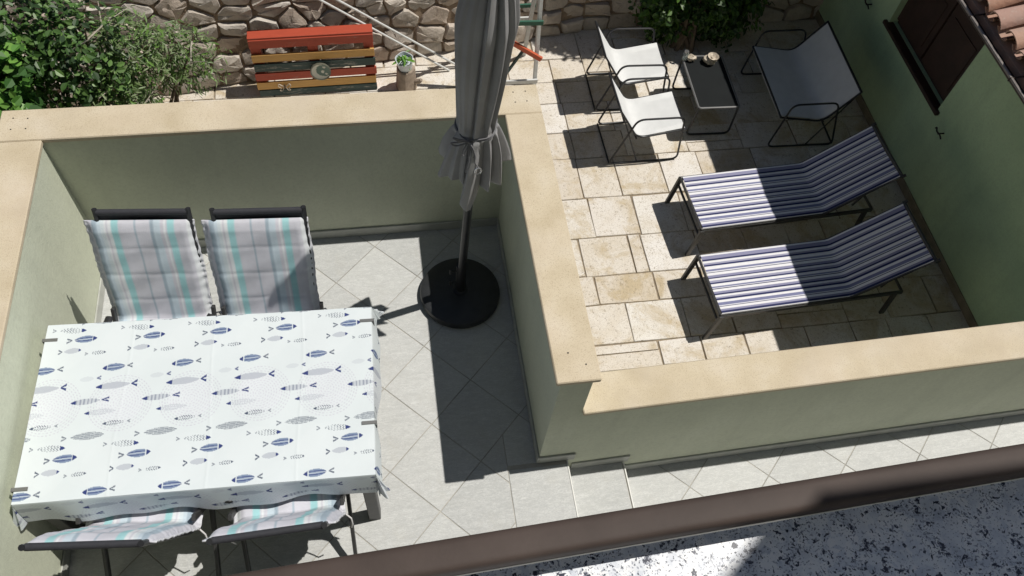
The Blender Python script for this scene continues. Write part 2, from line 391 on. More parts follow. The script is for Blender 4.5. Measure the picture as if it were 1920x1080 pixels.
# ------------------------------------------------------------------ terrace walls
def coping_piece(mb, x0, x1, y0, y1, z): mb.cbox(x0, x1, y0, y1, z - .03, z, .004)
far = empty('terrace_wall', (-.4, 1.9, 0)); tag(far, 'long pale green terrace wall with cream coping behind the dining chairs', 'wall')
def part(name, mb, m, parent, smooth=40):
    o = mb.build(name, m, parent, smooth); o.matrix_parent_inverse = Matrix.Translation(-parent.location) if parent.rotation_euler.z == 0 else (Matrix.Translation(parent.location) @ Matrix.Rotation(parent.rotation_euler.z, 4, 'Z')).inverted(); return o
part('wall', MB().cbox(XL0 + .016, XP1 - .016, 1.812, YF1 - .016, ZP - .05, H1 - .03, .002), 'render', far)
part('coping', MB().cbox(XL0, XP1, YF0, YF1, H1 - .03, H1, .005), 'coping', far)
part('skirting', MB().cbox(-1.555, .83, 1.800, 1.811, .0005, .075, .002), 'skirting', far)
for hx, hy in ((-1.70, 1.956), (-1.63, 1.95), (-1.70, 1.88), (-1.63, 1.88), (.879, 1.96), (.948, 1.962), (.88, 1.884), (.946, 1.888)):
    part('screw_hole', MB().lathe([(.004, 0), (.004, .0012)], (hx, hy, H1), 8), 'iron', far)
lw = empty('terrace_wall', (-1.66, .6, 0)); tag(lw, 'sunlit terrace wall with cream coping running along left edge', 'wall')
part('wall', MB().cbox(XL0 + .016, XL1 - .014, -1.6, 1.8115, ZP - .05, H1 - .03, .002), 'render', lw)
part('coping', MB().cbox(XL0, XL1, -1.6, YF0 - .0005, H1 - .03, H1 - .001, .005), 'coping', lw)
part('skirting', MB().cbox(-1.557, -1.547, -1.6, 1.799, .0005, .075, .002), 'skirting', lw)
pw = empty('terrace_wall', (.92, 1.0, 0)); tag(pw, 'partition wall with cream coping between umbrella and stone patio', 'wall')
part('wall', MB().cbox(.836, XP1 - .03, .196, 1.8115, ZP - .05, H1 - .03, .002), 'render', pw)
part('coping', MB().cbox(XP0, XP1, YP, YF0 - .0005, H1 - .03, H1 - .0005, .005), 'coping', pw)
part('skirting', MB().cbox(.825, .835, .186, 1.799, .0005, .075, .002), 'skirting', pw)
part('skirting', MB().cbox(.8355, 1.035, .185, .195, .0005, .075, .002), 'skirting', pw)
for hx, hy in ((.888, .329), (.959, .264)): part('screw_hole', MB().lathe([(.004, 0), (.004, .0012)], (hx, hy, H1), 8), 'iron', pw)
sw = empty('terrace_wall', (1.0, .19, 0), radians(1.14)); tag(sw, 'low green wall with cream coping between stone patio and tiled path', 'wall')
MB().cbox(-.03, 4.6, .0065, .185, ZP - .05, H2 - .03, .002).build('wall', 'render', sw)
MB().cbox(-.0125, 4.6, -.016, .194, H2 - .03, H2, .005).build('coping', 'coping', sw)
MB().cbox(.036, .375, -.004, .006, ZPATH + .155, ZPATH + .235, .002).build('skirting', 'skirting', sw)
MB().cbox(.3755, 4.4, -.004, .006, ZPATH + .001, ZPATH + .075, .002).build('skirting', 'skirting', sw)

# ------------------------------------------------------------------ stone patio
pb = structure(MB().cbox(-3.4, XH + .05, 1.9, 5.9, ZP - .055, ZP - .012, .002).build('patio', 'joint_sand', smooth=0))
MB().cbox(1.0, XH + .05, .3, 1.8995, ZP - .055, ZP - .0125, .002).build('patio_bed', 'joint_sand', pb, smooth=0)
rows = [(.40, .80), (.80, 1.15), (1.15, 1.43), (1.43, 1.665), (1.665, 2.045), (2.045, 2.335), (2.335, 2.74), (2.74, 3.18), (3.18, 3.66), (3.66, 3.99), (3.99, 4.385), (4.385, 4.675), (4.675, 5.0), (5.0, 5.45)]
known = {3: [1.05, 1.5, 2.25, 2.62, 3.0], 4: [1.05, 1.62, 2.055, 2.55, 2.95], 5: [1.05, 1.5, 1.842, 2.365, 2.8], 6: [1.05, 1.4, 1.78, 2.23, 2.35, 2.85], 7: [1.05, 1.5, 1.95, 2.37, 2.82], 8: [1.05, 1.5, 1.93, 2.294, 2.743], 9: [1.05, 1.5, 1.94, 2.45], 10: [1.05, 1.45, 1.937, 2.4], 11: [1.05, 1.5, 1.92, 2.5]}
def paver(x0, x1, y0, y1):
    j = lambda: random.uniform(-.006, .006)
    gx = .004; poly = [(x0 + gx + j(), y0 + gx + j()), (x1 - gx + j(), y0 + gx + j()), (x1 - gx + j(), y1 - gx + j()), (x0 + gx + j(), y1 - gx + j())]
    c = ((x0 + x1) / 2, (y0 + y1) / 2)
    pts = []
    for k in range(4):                      # slightly wavy, chipped edges
        a, b = poly[k], poly[(k + 1) % 4]
        for q in range(4):
            t = q / 4; w = random.uniform(0, .005) if q else random.uniform(0, .012)
            pts.append(((a[0] + (b[0] - a[0]) * t) * (1 - w) + c[0] * w - c[0], (a[1] + (b[1] - a[1]) * t) * (1 - w) + c[1] * w - c[1]))
    n = len(pts); zt = random.uniform(-.003, .004); tx, ty = random.uniform(-.006, .006), random.uniform(-.006, .006)
    top = [(p[0] * .985, p[1] * .985, zt + tx * p[0] + ty * p[1]) for p in pts]
    vs = [(p[0], p[1], -.03) for p in pts] + [(p[0], p[1], zt - .006) for p in pts] + top + [(0, 0, zt + .001)]
    fs = [(r * n + k, r * n + (k + 1) % n, (r + 1) * n + (k + 1) % n, (r + 1) * n + k) for r in (0, 1) for k in range(n)] + [(2 * n + k, 2 * n + (k + 1) % n, 3 * n) for k in range(n)]
    o = MB().add(vs, fs).build('paving_stone', 'paver', pb, smooth=0); o.location = (*c, ZP); o.rotation_euler.z = random.choice((0, 0, pi)) * 0
for i, (ya, yb) in enumerate(rows):
    xs = list(known.get(i, [1.05 + random.uniform(0, .3)])) if i >= 3 else [1.03]
    if i > 7: xs = [-2.9] + [x for x in xs if x > 1.3] if i >= 12 else xs
    xe = XH + .04
    while xs[-1] < xe - .25:
        if i >= 12 and len(xs) == 1: pass
        xs.append(min(xs[-1] + random.uniform(.32, .62), xe))
    xs[-1] = xe
    for a, b in zip(xs, xs[1:]):
        if b - a > .52 and random.random() < .35:       # two narrow stones in one course
            m_ = ya + (yb - ya) * random.choice((.35, .62)); paver(a, b, ya, m_); paver(a, b, m_, yb)
        else: paver(a, b, ya, yb)
# strip of paving between the terrace and the rubble wall
x = -2.9
while x < 1.05:
    w = random.uniform(.35, .6)
    for ya, yb in ((2.1, 2.6), (2.6, 3.1), (3.1, 3.6), (3.6, 4.1), (4.1, 4.675)):
        if ya > 3.5: paver(x, min(x + w, 1.05), ya, yb)
    x += w

# ------------------------------------------------------------------ rubble wall behind the patio, every stone a piece
def wall_y(x): return 4.78 + (x + 1.76) * .155 if x < 2.4 else 5.425 + (x - 2.4) * .02
rw = empty('rubble_wall', (1.0, 5.3, ZP)); tag(rw, 'old rubble stone wall of pale irregular stones behind the painted pallet', 'wall')
W0, W1, WT = -3.3, XH + .3, .05
mb = MB(); xs = np.linspace(W0, W1, 30)
for x in xs: mb.v += [(x, wall_y(x) + .0, ZP - .06), (x, wall_y(x) + .22, WT), (x, wall_y(x) + .7, WT), (x, wall_y(x) + .7, ZP - .06)]
for i in range(29):
    a = 4 * i; mb.f += [(a, a + 4, a + 5, a + 1), (a + 1, a + 5, a + 6, a + 2), (a + 2, a + 6, a + 7, a + 3)]
part('mortar_core', mb, 'mortar', rw, 0)
seeds = []
z = ZP
while z < WT + .1:
    h = random.uniform(.125, .20); x = W0 + random.uniform(-.2, 0)
    while x < W1:
        w = random.uniform(.16, .36); seeds.append((x + w / 2 + random.uniform(-.03, .03), z + h / 2 + random.uniform(-.045, .045))); x += w
    z += h
def voronoi(i):
    p = seeds[i]; poly = [(p[0] - .4, p[1] - .3), (p[0] + .4, p[1] - .3), (p[0] + .4, p[1] + .3), (p[0] - .4, p[1] + .3)]
    for j, q in enumerate(seeds):
        if j == i or abs(q[0] - p[0]) > .8 or abs(q[1] - p[1]) > .6: continue
        dx, dz = q[0] - p[0], (q[1] - p[1]) * 1.25; mx, mz = (q[0] + p[0]) / 2, (q[1] + p[1]) / 2
        poly = clip(poly, dx, dz * 1.25, dx * mx + dz * 1.25 * mz)
        if len(poly) < 3: return None
    for c_ in ((0, -1, -(ZP - .01)), (0, 1, WT + .02), (-1, 0, -W0), (1, 0, W1)):
        poly = clip(poly, *c_)
        if len(poly) < 3: return None
    return poly
n_st = 0
for i in range(len(seeds)):
    poly = voronoi(i)
    if not poly or area(poly) < .006: continue
    poly = inset(poly, random.uniform(.003, .009))
    if not poly or area(poly) < .004: continue
    n = len(poly); cx = sum(p[0] for p in poly) / n; cz = sum(p[1] for p in poly) / n
    # round the corners of the cell once, then raise a lumpy face
    ring = []
    for k in range(n):
        a, b = poly[k], poly[(k + 1) % n]
        ring += [(a[0] * .87 + b[0] * .13, a[1] * .87 + b[1] * .13), (a[0] * .13 + b[0] * .87, a[1] * .13 + b[1] * .87)]
    ring = [(p[0] + random.uniform(-.006, .006) - cx, p[1] + random.uniform(-.006, .006) - cz) for p in ring]; n = len(ring)
    dep = random.uniform(.025, .075); tx, tz = random.uniform(-.16, .16), random.uniform(-.28, .12)
    vs = [(x, .12, zz) for x, zz in ring]
    for s_, d_ in ((1.0, 0.0), (.93, .78), (.55, 1.0)):
        vs += [(x * s_ + random.uniform(-.004, .004), -dep * d_ + tx * x * s_ * (d_ > 0) + tz * zz * s_ * (d_ > 0) + random.uniform(-.009, .009), zz * s_ + random.uniform(-.004, .004)) for x, zz in ring]
    vs.append((0, -dep, 0)); fs = [(r * n + k, r * n + (k + 1) % n, (r + 1) * n + (k + 1) % n, (r + 1) * n + k) for r in range(3) for k in range(n)] + [(3 * n + k, 3 * n + (k + 1) % n, 4 * n) for k in range(n)]
    o = part('stone', MB().add(vs, fs), 'stone', rw, 28); n_st += 1
    o.matrix_parent_inverse = Matrix.Identity(4); o.location = Vector((cx, wall_y(cx) + .02 + .22 * (cz - ZP) / 1.64, cz)) - rw.location
    o.rotation_euler = (-.133, 0, math.atan(.155) if cx < 2.4 else .02)
print('stones', n_st)

# raised ground that the rubble wall holds back
hm = MB(); hy = [wall_y(0) + .62, 9, 14, 25, 60, 160]; hz = [.04, .5, 1.8, 5, 14, 30]
for y_, z_ in zip(hy, hz): hm.v += [(x_, y_ + (.6 if y_ < 6 and x_ > 0 else 0), z_ + .3 * sin(x_ * .7 + y_)*(y_ > 6)) for x_ in np.linspace(-80, 80, 41)]
hm.f = grid_faces(len(hy), 41)
structure(hm.build('hillside', 'soil', smooth=60))
# ------------------------------------------------------------------ the green house on the right
hs = empty('house', (XH + 1.5, 4, ZP)); tag(hs, 'shaded green rendered house with brown shuttered window and tiled roof', 'house')
HY0, HY1, HZ = .43, 7.5, .98
WY0, WY1, WZ0, WZ1 = 3.24, 4.38, -.735, .52          # window opening
mb = MB()
yz = [HY0, WY0, WY1, HY1]; zz_ = [ZP - .05, WZ0, WZ1, HZ]
V = lambda y, z, x=XH: (x, y, z)
for i in range(3):
    for j in range(3):
        if i == 1 and j == 1: continue
        mb.add([V(yz[i], zz_[j]), V(yz[i], zz_[j + 1]), V(yz[i + 1], zz_[j + 1]), V(yz[i + 1], zz_[j])], [(0, 1, 2, 3)])
D = .13
q = [(WY0, WZ0), (WY1, WZ0), (WY1, WZ1), (WY0, WZ1)]
for k in range(4):
    a, b = q[k], q[(k + 1) % 4]; mb.add([V(*a), V(*b), V(*b, XH + D), V(*a, XH + D)], [(0, 1, 2, 3)])
mb.add([(XH, HY0, ZP - .05), (8, HY0, ZP - .05), (8, HY0, HZ), (XH, HY0, HZ), (XH, HY1, ZP - .05), (8, HY1, ZP - .05), (8, HY1, HZ), (XH, HY1, HZ)], [(0, 1, 2, 3), (4, 7, 6, 5), (1, 5, 6, 2)])
part('wall', mb, 'house_render', hs, 0)
part('plinth', MB().cbox(XH - .012, XH - .001, HY0, 7.4, ZP + .002, ZP + .1, .003), mat('plinth', (.22, .19, .13), .9, var=.3, vscale=9), hs, 0)
wi = part('window', MB().cbox(XH + D - .04, XH + D, WY0 + .001, WY1 - .001, WZ0 + .001, WZ1 - .001, .003), 'shutter', hs, 0)
def sub(name, mb, m, parent, root, smooth=40):
    o = mb.build(name, m, parent, smooth); o.matrix_parent_inverse = Matrix.Identity(4); return o
mid = (WY0 + WY1) / 2
for a, b in ((WY0 + .01, mid - .008), (mid + .008, WY1 - .01)):
    sm = MB(); sm.cbox(XH + D - .075, XH + D - .041, a, b, WZ0 + .05, WZ1 - .01, .006)
    for c0, c1 in ((a + .07, b - .07),):
        sm.cbox(XH + D - .083, XH + D - .0755, c0, c1, WZ0 + .13, WZ0 + .60, .006); sm.cbox(XH + D - .083, XH + D - .0755, c0, c1, WZ0 + .68, WZ1 - .09, .006)
    sub('shutter', sm, 'shutter', wi, hs)
sub('sill', MB().cbox(XH - .035, XH + D - .0765, WY0 - .045, WY1 + .045, WZ0 - .035, WZ0 + .004, .006), 'shutter', wi, hs)
# roof: bedding sheet, barrel tiles, gutter
EX, EZ, SL = 4.40, .665, math.tan(radians(17))
mb = MB(); mb.add([(EX + .03, HY0 - .1, EZ - .03), (6.6, HY0 - .1, EZ - .03 + (6.6 - EX) * SL), (6.6, HY1, EZ - .03 + (6.6 - EX) * SL), (EX + .03, HY1, EZ - .03),
                   (EX + .03, HY0 - .1, EZ - .08), (6.6, HY0 - .1, EZ - .08 + (6.6 - EX) * SL), (6.6, HY1, EZ - .08 + (6.6 - EX) * SL), (EX + .03, HY1, EZ - .08), (8.8, HY0 - .1, EZ - .03), (8.8, HY1, EZ - .03)],
                  [(0, 1, 2, 3), (4, 7, 6, 5), (0, 3, 7, 4), (1, 8, 9, 2), (0, 4, 5, 1), (3, 2, 6, 7)])
rf = part('roof', mb, 'terracotta', hs, 0)
def barrel(r0, r1, L, up):
    m_ = MB(); n = 9
    for t, r in ((0, r0), (1, r1)):
        for k in range(n):
            a = pi * k / (n - 1); h = sin(a) * (1 if up else -1); m_.v.append((t * L, -cos(a) * r, h * r * .8))
        for k in range(n):
            a = pi * k / (n - 1); h = sin(a) * (1 if up else -1); m_.v.append((t * L, -cos(a) * (r - .013), h * (r - .013) * .8 - (0 if up else -.0)))
    for k in range(n - 1):
        m_.f += [(k, k + 1, 2 * n + k + 1, 2 * n + k), (n + k, 3 * n + k, 3 * n + k + 1, n + k + 1), (k, n + k, n + k + 1, k + 1)]
    return m_
cov = barrel(.085, .068, .42, True).build('roof_tile', 'terracotta', rf); cov.location = (-50, 0, 0)
pan = barrel(.07, .088, .42, False).build('roof_tile', 'terracotta', rf)
first = {id(cov): cov, id(pan): pan}
ny = int((HY1 - HY0) / .198)
for r in range(4):
    for k in range(ny):
        y = HY0 + .1 + k * .198
        for proto, dy, dz in ((cov, 0, .055), (pan, .099, .062)):
            if proto is pan and r > 1: continue
            if id(proto) in first: o = first.pop(id(proto))
            else: o = proto.copy(); col.objects.link(o); o.parent = rf
            x0 = EX + .02 + r * .34 + random.uniform(-.012, .012)
            o.location = (x0, y + dy + random.uniform(-.006, .006), EZ + dz + (x0 - EX) * SL - .02 + .012 * (r % 2)); o.rotation_euler = (random.uniform(-.04, .04), -radians(17) + random.uniform(-.015, .015), random.uniform(-.02, .02))
gm = MB(); n = 11; GR = .062; GX, GZ = 4.345 + .062, .632
for yy in (HY0 - .1, HY1):
    for k in range(n): a = pi + pi * k / (n - 1); gm.v.append((GX + cos(a) * GR, yy, GZ + sin(a) * GR))
    for k in range(n): a = pi + pi * k / (n - 1); gm.v.append((GX + cos(a) * (GR - .003), yy, GZ + sin(a) * (GR - .003)))
for k in range(n - 1): gm.f += [(k, k + 1, 2 * n + k + 1, 2 * n + k), (n + k, 3 * n + k, 3 * n + k + 1, n + k + 1)]
gt = part('gutter', gm, 'gutter', hs)
sub('gutter_rim', MB().tube([(GX - GR, HY0 - .1, GZ), (GX - GR, HY1, GZ)], .011, 8), 'gutter_rim', gt, hs)
for k in range(9):
    y = 1.62 + k * .62
    sub('gutter_bracket', MB().tube([(GX + GR, y, GZ + .02), (GX, y, GZ + .012), (GX - GR - .012, y, GZ + .004), (GX - GR - .012, y, GZ - .02)], .006, 6), 'gutter', gt, hs)
for nm, y, lb in (('shutter_hook', 4.728, 'small black iron shutter hook high on green wall left of window'), ('shutter_hook', 3.02, 'small black iron shutter hook on green wall below window corner')):
    h = empty(nm, (XH, y, -.806)); tag(h, lb, 'hook', 'shutter hooks on the green wall')
    MB().tube([(.01, 0, 0), (-.06, 0, 0)], .007, 6).build('pin', 'iron', h)
    MB().tube(rpath([(-.05, -.055, -.012), (-.055, -.02, .012), (-.055, .03, -.004), (-.05, .06, .02), (-.05, .068, .0)], .02, 3), .007, 6).build('arm', 'iron', h)

# ------------------------------------------------------------------ plants
def leaf_mesh(ell, n, L, W, cols, seed, shell=.55, droop=.2):
    """folded leaves through the volume of ellipsoids; returns verts, faces, colours"""
    r = np.random.default_rng(seed); vol = np.array([e[3] * e[4] * e[5] for e in ell]); ch = r.choice(len(ell), n, p=vol / vol.sum())
    E = np.array(ell)[ch]; d = r.normal(size=(n, 3)); d /= np.linalg.norm(d, axis=1)[:, None]
    rad = (shell + (1 - shell) * r.random(n)) ** .6 * (0.75 + .35 * np.sin(d[:, 0] * 7 + d[:, 1] * 5 + seed) * np.sin(d[:, 2] * 6 + 1))
    C = E[:, :3] + d * E[:, 3:6] * rad[:, None]
    nor = d + np.array([.25, 0, .9]) * .9 + r.normal(size=(n, 3)) * .55; nor /= np.linalg.norm(nor, axis=1)[:, None]
    ax = r.normal(size=(n, 3)) + d * .8; ax[:, 2] -= droop; ax -= nor * (ax * nor).sum(1)[:, None]; ax /= np.linalg.norm(ax, axis=1)[:, None]
    sd_ = np.cross(nor, ax); sz = (.6 + .7 * r.random(n))[:, None]; l = L * sz; w = W * sz; fold = nor * w * .35
    v = np.stack([C, C + ax * l * .35 + sd_ * w * .5 + fold * .5, C + ax * l * .75 + sd_ * w * .38 + fold * .4, C + ax * l, C + ax * l * .75 - sd_ * w * .38 + fold * .4, C + ax * l * .35 - sd_ * w * .5 + fold * .5], 1)
    b = (np.arange(n) * 6)[:, None]; f = np.concatenate([b + np.array([[0, 1, 2, 3]]), b + np.array([[0, 3, 4, 5]])])
    cl = np.array(cols)[r.integers(0, len(cols), n)] * (.75 + .5 * r.random(n))[:, None]
    return v.reshape(-1, 3), f, np.repeat(cl, 6, 0)
def plant(name, label, base, ell, n, L, W, cols, seed, stems=6, twig=.0, cat='shrub', group=None, shell=.55):
    root = empty(name, base); tag(root, label, cat, group); r = random.Random(seed)
    b = Vector(base); vs, fs, cl = leaf_mesh([(e[0] - b.x, e[1] - b.y, e[2] - b.z, *e[3:]) for e in ell], n, L, W, cols, seed, shell)
    mb = MB(); mb.v = [tuple(p) for p in vs]; mb.f = [tuple(int(i) for i in q) for q in fs]
    mb.build('foliage', 'leaf', root, 0, attr=cl)
    tm = MB(); tw = MB()
    for k in range(stems):
        e = ell[k % len(ell)]; t = Vector((e[0] + r.uniform(-.6, .6) * e[3], e[1] + r.uniform(-.6, .6) * e[4], e[2] + r.uniform(.0, .7) * e[5])) - b
        o = Vector((r.uniform(-.12, .12), r.uniform(-.08, .08), -.02)); m_ = o.lerp(t, .5) + Vector((r.uniform(-.15, .15), r.uniform(-.1, .1), .1))
        P = [o, o.lerp(m_, .5) + Vector((.02, .01, .05)), m_, m_.lerp(t, .6), t]; tm.tube(P, [.028, .022, .016, .011, .005], 6)
        for q in range(5):
            s0 = P[2].lerp(P[4], r.random()); dv = Vector((r.uniform(-1, 1), r.uniform(-1, 1), r.uniform(-.2, .9))).normalized() * r.uniform(.2, .45); tw.tube([s0, s0 + dv * .5 + Vector((0, 0, .02)), s0 + dv], [.007, .005, .002], 5)
    tm.build('stem', 'bark', root); tw.build('twigs', 'twig', root); return root
GREEN = [(.10, .25, .04), (.07, .18, .03), (.18, .36, .07), (.05, .13, .03)]
OLIVE = [(.16, .23, .09), (.11, .18, .06), (.25, .31, .16), (.13, .24, .05)]
plant('broadleaf_shrub', 'dense bright green leafy shrub behind left corner of terrace wall', (-2.35, 3.0, ZP), [(-2.55, 2.85, -.62, .55, .5, .55), (-2.0, 2.85, -.72, .5, .45, .45), (-2.75, 3.4, -.25, .6, .5, .6), (-1.72, 3.05, -.85, .3, .35, .4)], 7500, .075, .055, GREEN, 11, 9)
plant('dark_evergreen_shrub', 'dark glossy shrub filling the top left corner', (-2.5, 3.9, ZP), [(-2.6, 3.9, -.15, .65, .5, .75), (-2.05, 3.8, -.3, .5, .45, .65), (-3.2, 3.6, -.2, .6, .6, .8)], 6500, .06, .035, [(.05, .11, .025), (.08, .17, .04), (.035, .075, .025), (.13, .24, .06)], 12, 8)
plant('olive_shrub', 'grey green narrow leaved shrub with pale twigs against rubble wall', (-1.7, 3.9, ZP), [(-1.75, 3.9, -.35, .45, .35, .5), (-1.4, 4.05, -.5, .38, .28, .35), (-1.95, 3.6, -.65, .45, .35, .4)], 5200, .06, .014, OLIVE, 13, 9)
plant('wall_shrub', 'dark green bush growing at foot of rubble wall behind coffee table', (3.35, 5.1, ZP), [(3.1, 5.15, -1.1, .36, .22, .5), (3.7, 5.12, -1.0, .5, .26, .62), (3.45, 5.35, -.1, .6, .3, .6), (4.25, 5.3, -.1, .55, .3, .6), (3.25, 5.5, .5, .7, .3, .4), (3.7, 5.45, 1.2, .8, .35, .42), (4.3, 5.3, .9, .5, .35, .4)], 17000, .065, .048, [(.035, .08, .018), (.055, .12, .025), (.09, .18, .03)], 14, 5)

# ------------------------------------------------------------------ painted pallet and what hangs on it
pl = empty('pallet', (-.42, 4.70, ZP)); pl.scale = (1, 1, .96); pl.rotation_euler = (radians(-4), 0, radians(1.5)); tag(pl, 'wooden pallet painted red ochre and dark green leaning at rubble wall', 'pallet')
PWD = 1.12
for z0, h, c in ((.01, .075, 'green'), (.095, .085, 'ochre'), (.205, .085, 'red'), (.315, .085, 'green'), (.425, .085, 'ochre'), (.585, .095, 'red')):
    o = MB().cbox(-PWD / 2 + random.uniform(-.008, .008), PWD / 2 + random.uniform(-.008, .008), -.022, 0, z0, z0 + h, .003).build('plank', 'p_' + c, pl, 0)
for x in (-.51, 0, .51): MB().cbox(x - .045, x + .045, .001, .10, .0, .675, .004).build('bearer', 'p_red', pl, 0)
MB().cbox(-PWD / 2, PWD / 2, -.012, .11, .681, .70, .003).build('plank', 'p_red', pl, 0)
# enamel plate: white crescent and green field
pt = MB(); nr, na = 14, 40; pc = []
for i in range(nr):
    rr = .095 * i / (nr - 1)
    for k in range(na):
        a = 2 * pi * k / na; X, Z = rr * cos(a), rr * sin(a); pt.v.append((X, -.012 - .012 * (i / (nr - 1)) ** 4, Z))
        inm = math.hypot(X - .028, Z - .012) < .068; isl = math.hypot(X - .02, Z + .005) < .016 or math.hypot(X - .05, Z + .03) < .013 or math.hypot(X - .035, Z - .045) < .012
        c_ = (.62, .62, .55) if (not inm or isl) else (.09, .16, .13)
        if i >= nr - 2: c_ = (.12, .13, .10)
        pc.append(c_)
pt.f = grid_faces(nr, na, True); o0 = len(pt.v)
pt.v += [(x, -.004, z) for x, _, z in pt.v[(nr - 1) * na:nr * na]]; pc += [(.1, .1, .08)] * na
pt.f += [((nr - 1) * na + k, (nr - 1) * na + (k + 1) % na, o0 + (k + 1) % na, o0 + k) for k in range(na)]
plate = pt.build('wall_plate', 'plate', None, 40, attr=np.array(pc)); plate.location = (-.375, 4.675, ZP + .30); plate.rotation_euler = (radians(-4), 0, 0)
tag(plate, 'round enamel plate with white crescent hung on painted pallet', 'plate')
bf = empty('butterfly_ornament', (-.73, 4.665, ZP + .125)); tag(bf, 'small wire butterfly ornament on lowest ochre plank of pallet', 'ornament')
for sx in (-1, 1):
    w = MB(); w.tube(rpath([(sx * .006, 0, .0), (sx * .05, -.01, .05), (sx * .062, -.014, .02), (sx * .03, -.01, -.005), (sx * .052, -.012, -.035), (sx * .03, -.008, -.045)], .015, 3, True), .004, 6, closed=True)
    w.tube([(sx * .01, 0, 0), (sx * .04, -.01, .028)], .003, 5); w.build('wing', 'shell', bf)
MB().tube([(0, -.004, -.035), (0, -.006, .03)], [.004, .006], 6).build('body', 'iron', bf)
# stump and pot
sp = empty('tree_stump', (.42, 4.70, ZP)); tag(sp, 'weathered log stump standing upright beside painted pallet', 'stump')
rf_ = lambda a, z: 1 + .07 * sin(3 * a + 1) + .04 * sin(7 * a + z * 5)
MB().lathe([(.10, -.005), (.098, .05), (.088, .18), (.086, .255), (.08, .262)], n=26, rfun=rf_).build('trunk', 'stump', sp, 30)
MB().tube([(.08, -.02, .10), (.13, -.05, .13), (.145, -.055, .15)], [.028, .024, .018], 8).build('branch_stub', 'stump', sp)
fp = empty('flower_pot', (.42, 4.70, ZP + .262)); fp.rotation_euler = (radians(10), radians(-4), 0); fp.scale = (1.18, 1.18, 1.15); tag(fp, 'chipped pale blue pot with green sprout on the stump', 'pot')
MB().lathe([(.052, 0), (.062, .05), (.068, .11), (.072, .118), (.066, .118), (.060, .09), (.0, .088)], n=22, rfun=lambda a, z: 1 + (.05 * sin(5 * a) if z > .1 else 0)).build('pot', 'pot', fp)
v_, f_, c_ = leaf_mesh([(0, 0, .14, .035, .035, .05)], 26, .075, .022, [(.16, .34, .05), (.11, .26, .05)], 5)
mb = MB(); mb.v = [tuple(p) for p in v_]; mb.f = [tuple(int(i) for i in q) for q in f_]; mb.build('sprout', 'leaf', fp, 0, attr=c_)
MB().tube([(0, 0, .085), (.005, 0, .15)], [.006, .003], 6).build('stem', 'bark', fp)
# two white poles and the painted trestle behind the umbrella
for k, (a, b, lb) in enumerate((((.87, 4.90, ZP + .01), (-.85, 4.86, -.205), 'lower of two white poles leaning across rubble wall'), ((.99, 4.94, ZP + .01), (-.74, 4.88, -.205), 'upper of two white poles leaning across rubble wall'))):
    A, B = Vector(a), Vector(b); o = MB().tube([A + (B - A) * t for t in (0, .25, .5, .75, 1)], .0105, 8).build('white_pole', 'p_white'); tag(o, lb, 'pole', 'white poles at the rubble wall')
tr = empty('painted_trestle', (1.3, 4.75, ZP)); tag(tr, 'white wooden trestle with green and orange bars half hidden behind umbrella', 'trestle')
def bar(name, a, b, w, d, m, parent):
    A, B = Vector(a), Vector(b); L = (B - A).length; q = (B - A).to_track_quat('X', 'Z').to_matrix().to_4x4()
    return MB().cbox(0, L, -d / 2, d / 2, -w / 2, w / 2, .003, Matrix.Translation(A) @ q).build(name, m, parent, 0)
for x in (-.26, .40):
    bar('post', (x, -.10, 0), (x - .02, .06, 1.25), .035, .035, 'p_white', tr); bar('post', (x - .04, .34, 0), (x - .04, .09, 1.25), .035, .035, 'p_white', tr)
bar('rail', (-.3, -.125, .08), (.42, -.125, .08), .05, .022, 'p_white', tr)
bar('rail', (-.3, -.03, .74), (.42, -.05, .74), .05, .022, 'p_bottle', tr)
bar('rail', (-.3, .245, .70), (.40, .245, .70), .04, .02, 'p_bottle', tr)
bar('rail', (-.3, .30, .50), (.36, .30, .50), .04, .02, 'p_white', tr)
bar('brace', (.12, -.03, .52), (.43, -.125, .36), .05, .03, 'p_orange', tr)
bar('brace', (.05, -.12, .10), (.26, -.05, .42), .03, .02, 'p_green', tr)

# ------------------------------------------------------------------ dining table, printed cloth, clips
TA = radians(-1.91); TC = (-.75, .42); TL, TW, TH = .75, .426, .745
tb = empty('dining_table', (*TC, 0), TA); tag(tb, 'dark framed rectangular dining table under the fish cloth', 'table')
MB().cbox(-TL + .004, TL - .004, -TW + .004, TW - .004, TH - .035, TH - .004, .004).build('tabletop', 'black_metal', tb, 0)
for sx in (-1, 1):
    for sy in (-1, 1): MB().cbox(sx * (TL - .045) - .03, sx * (TL - .045) + .03, sy * (TW - .045) - .03, sy * (TW - .045) + .03, 0, TH - .0355, .004).build('leg', 'grey_metal', tb, 0)
for sy in (-1, 1): MB().cbox(-TL + .08, TL - .08, sy * (TW - .045) - .012, sy * (TW - .045) + .012, TH - .09, TH - .0355, .003).build('apron', 'black_metal', tb, 0)

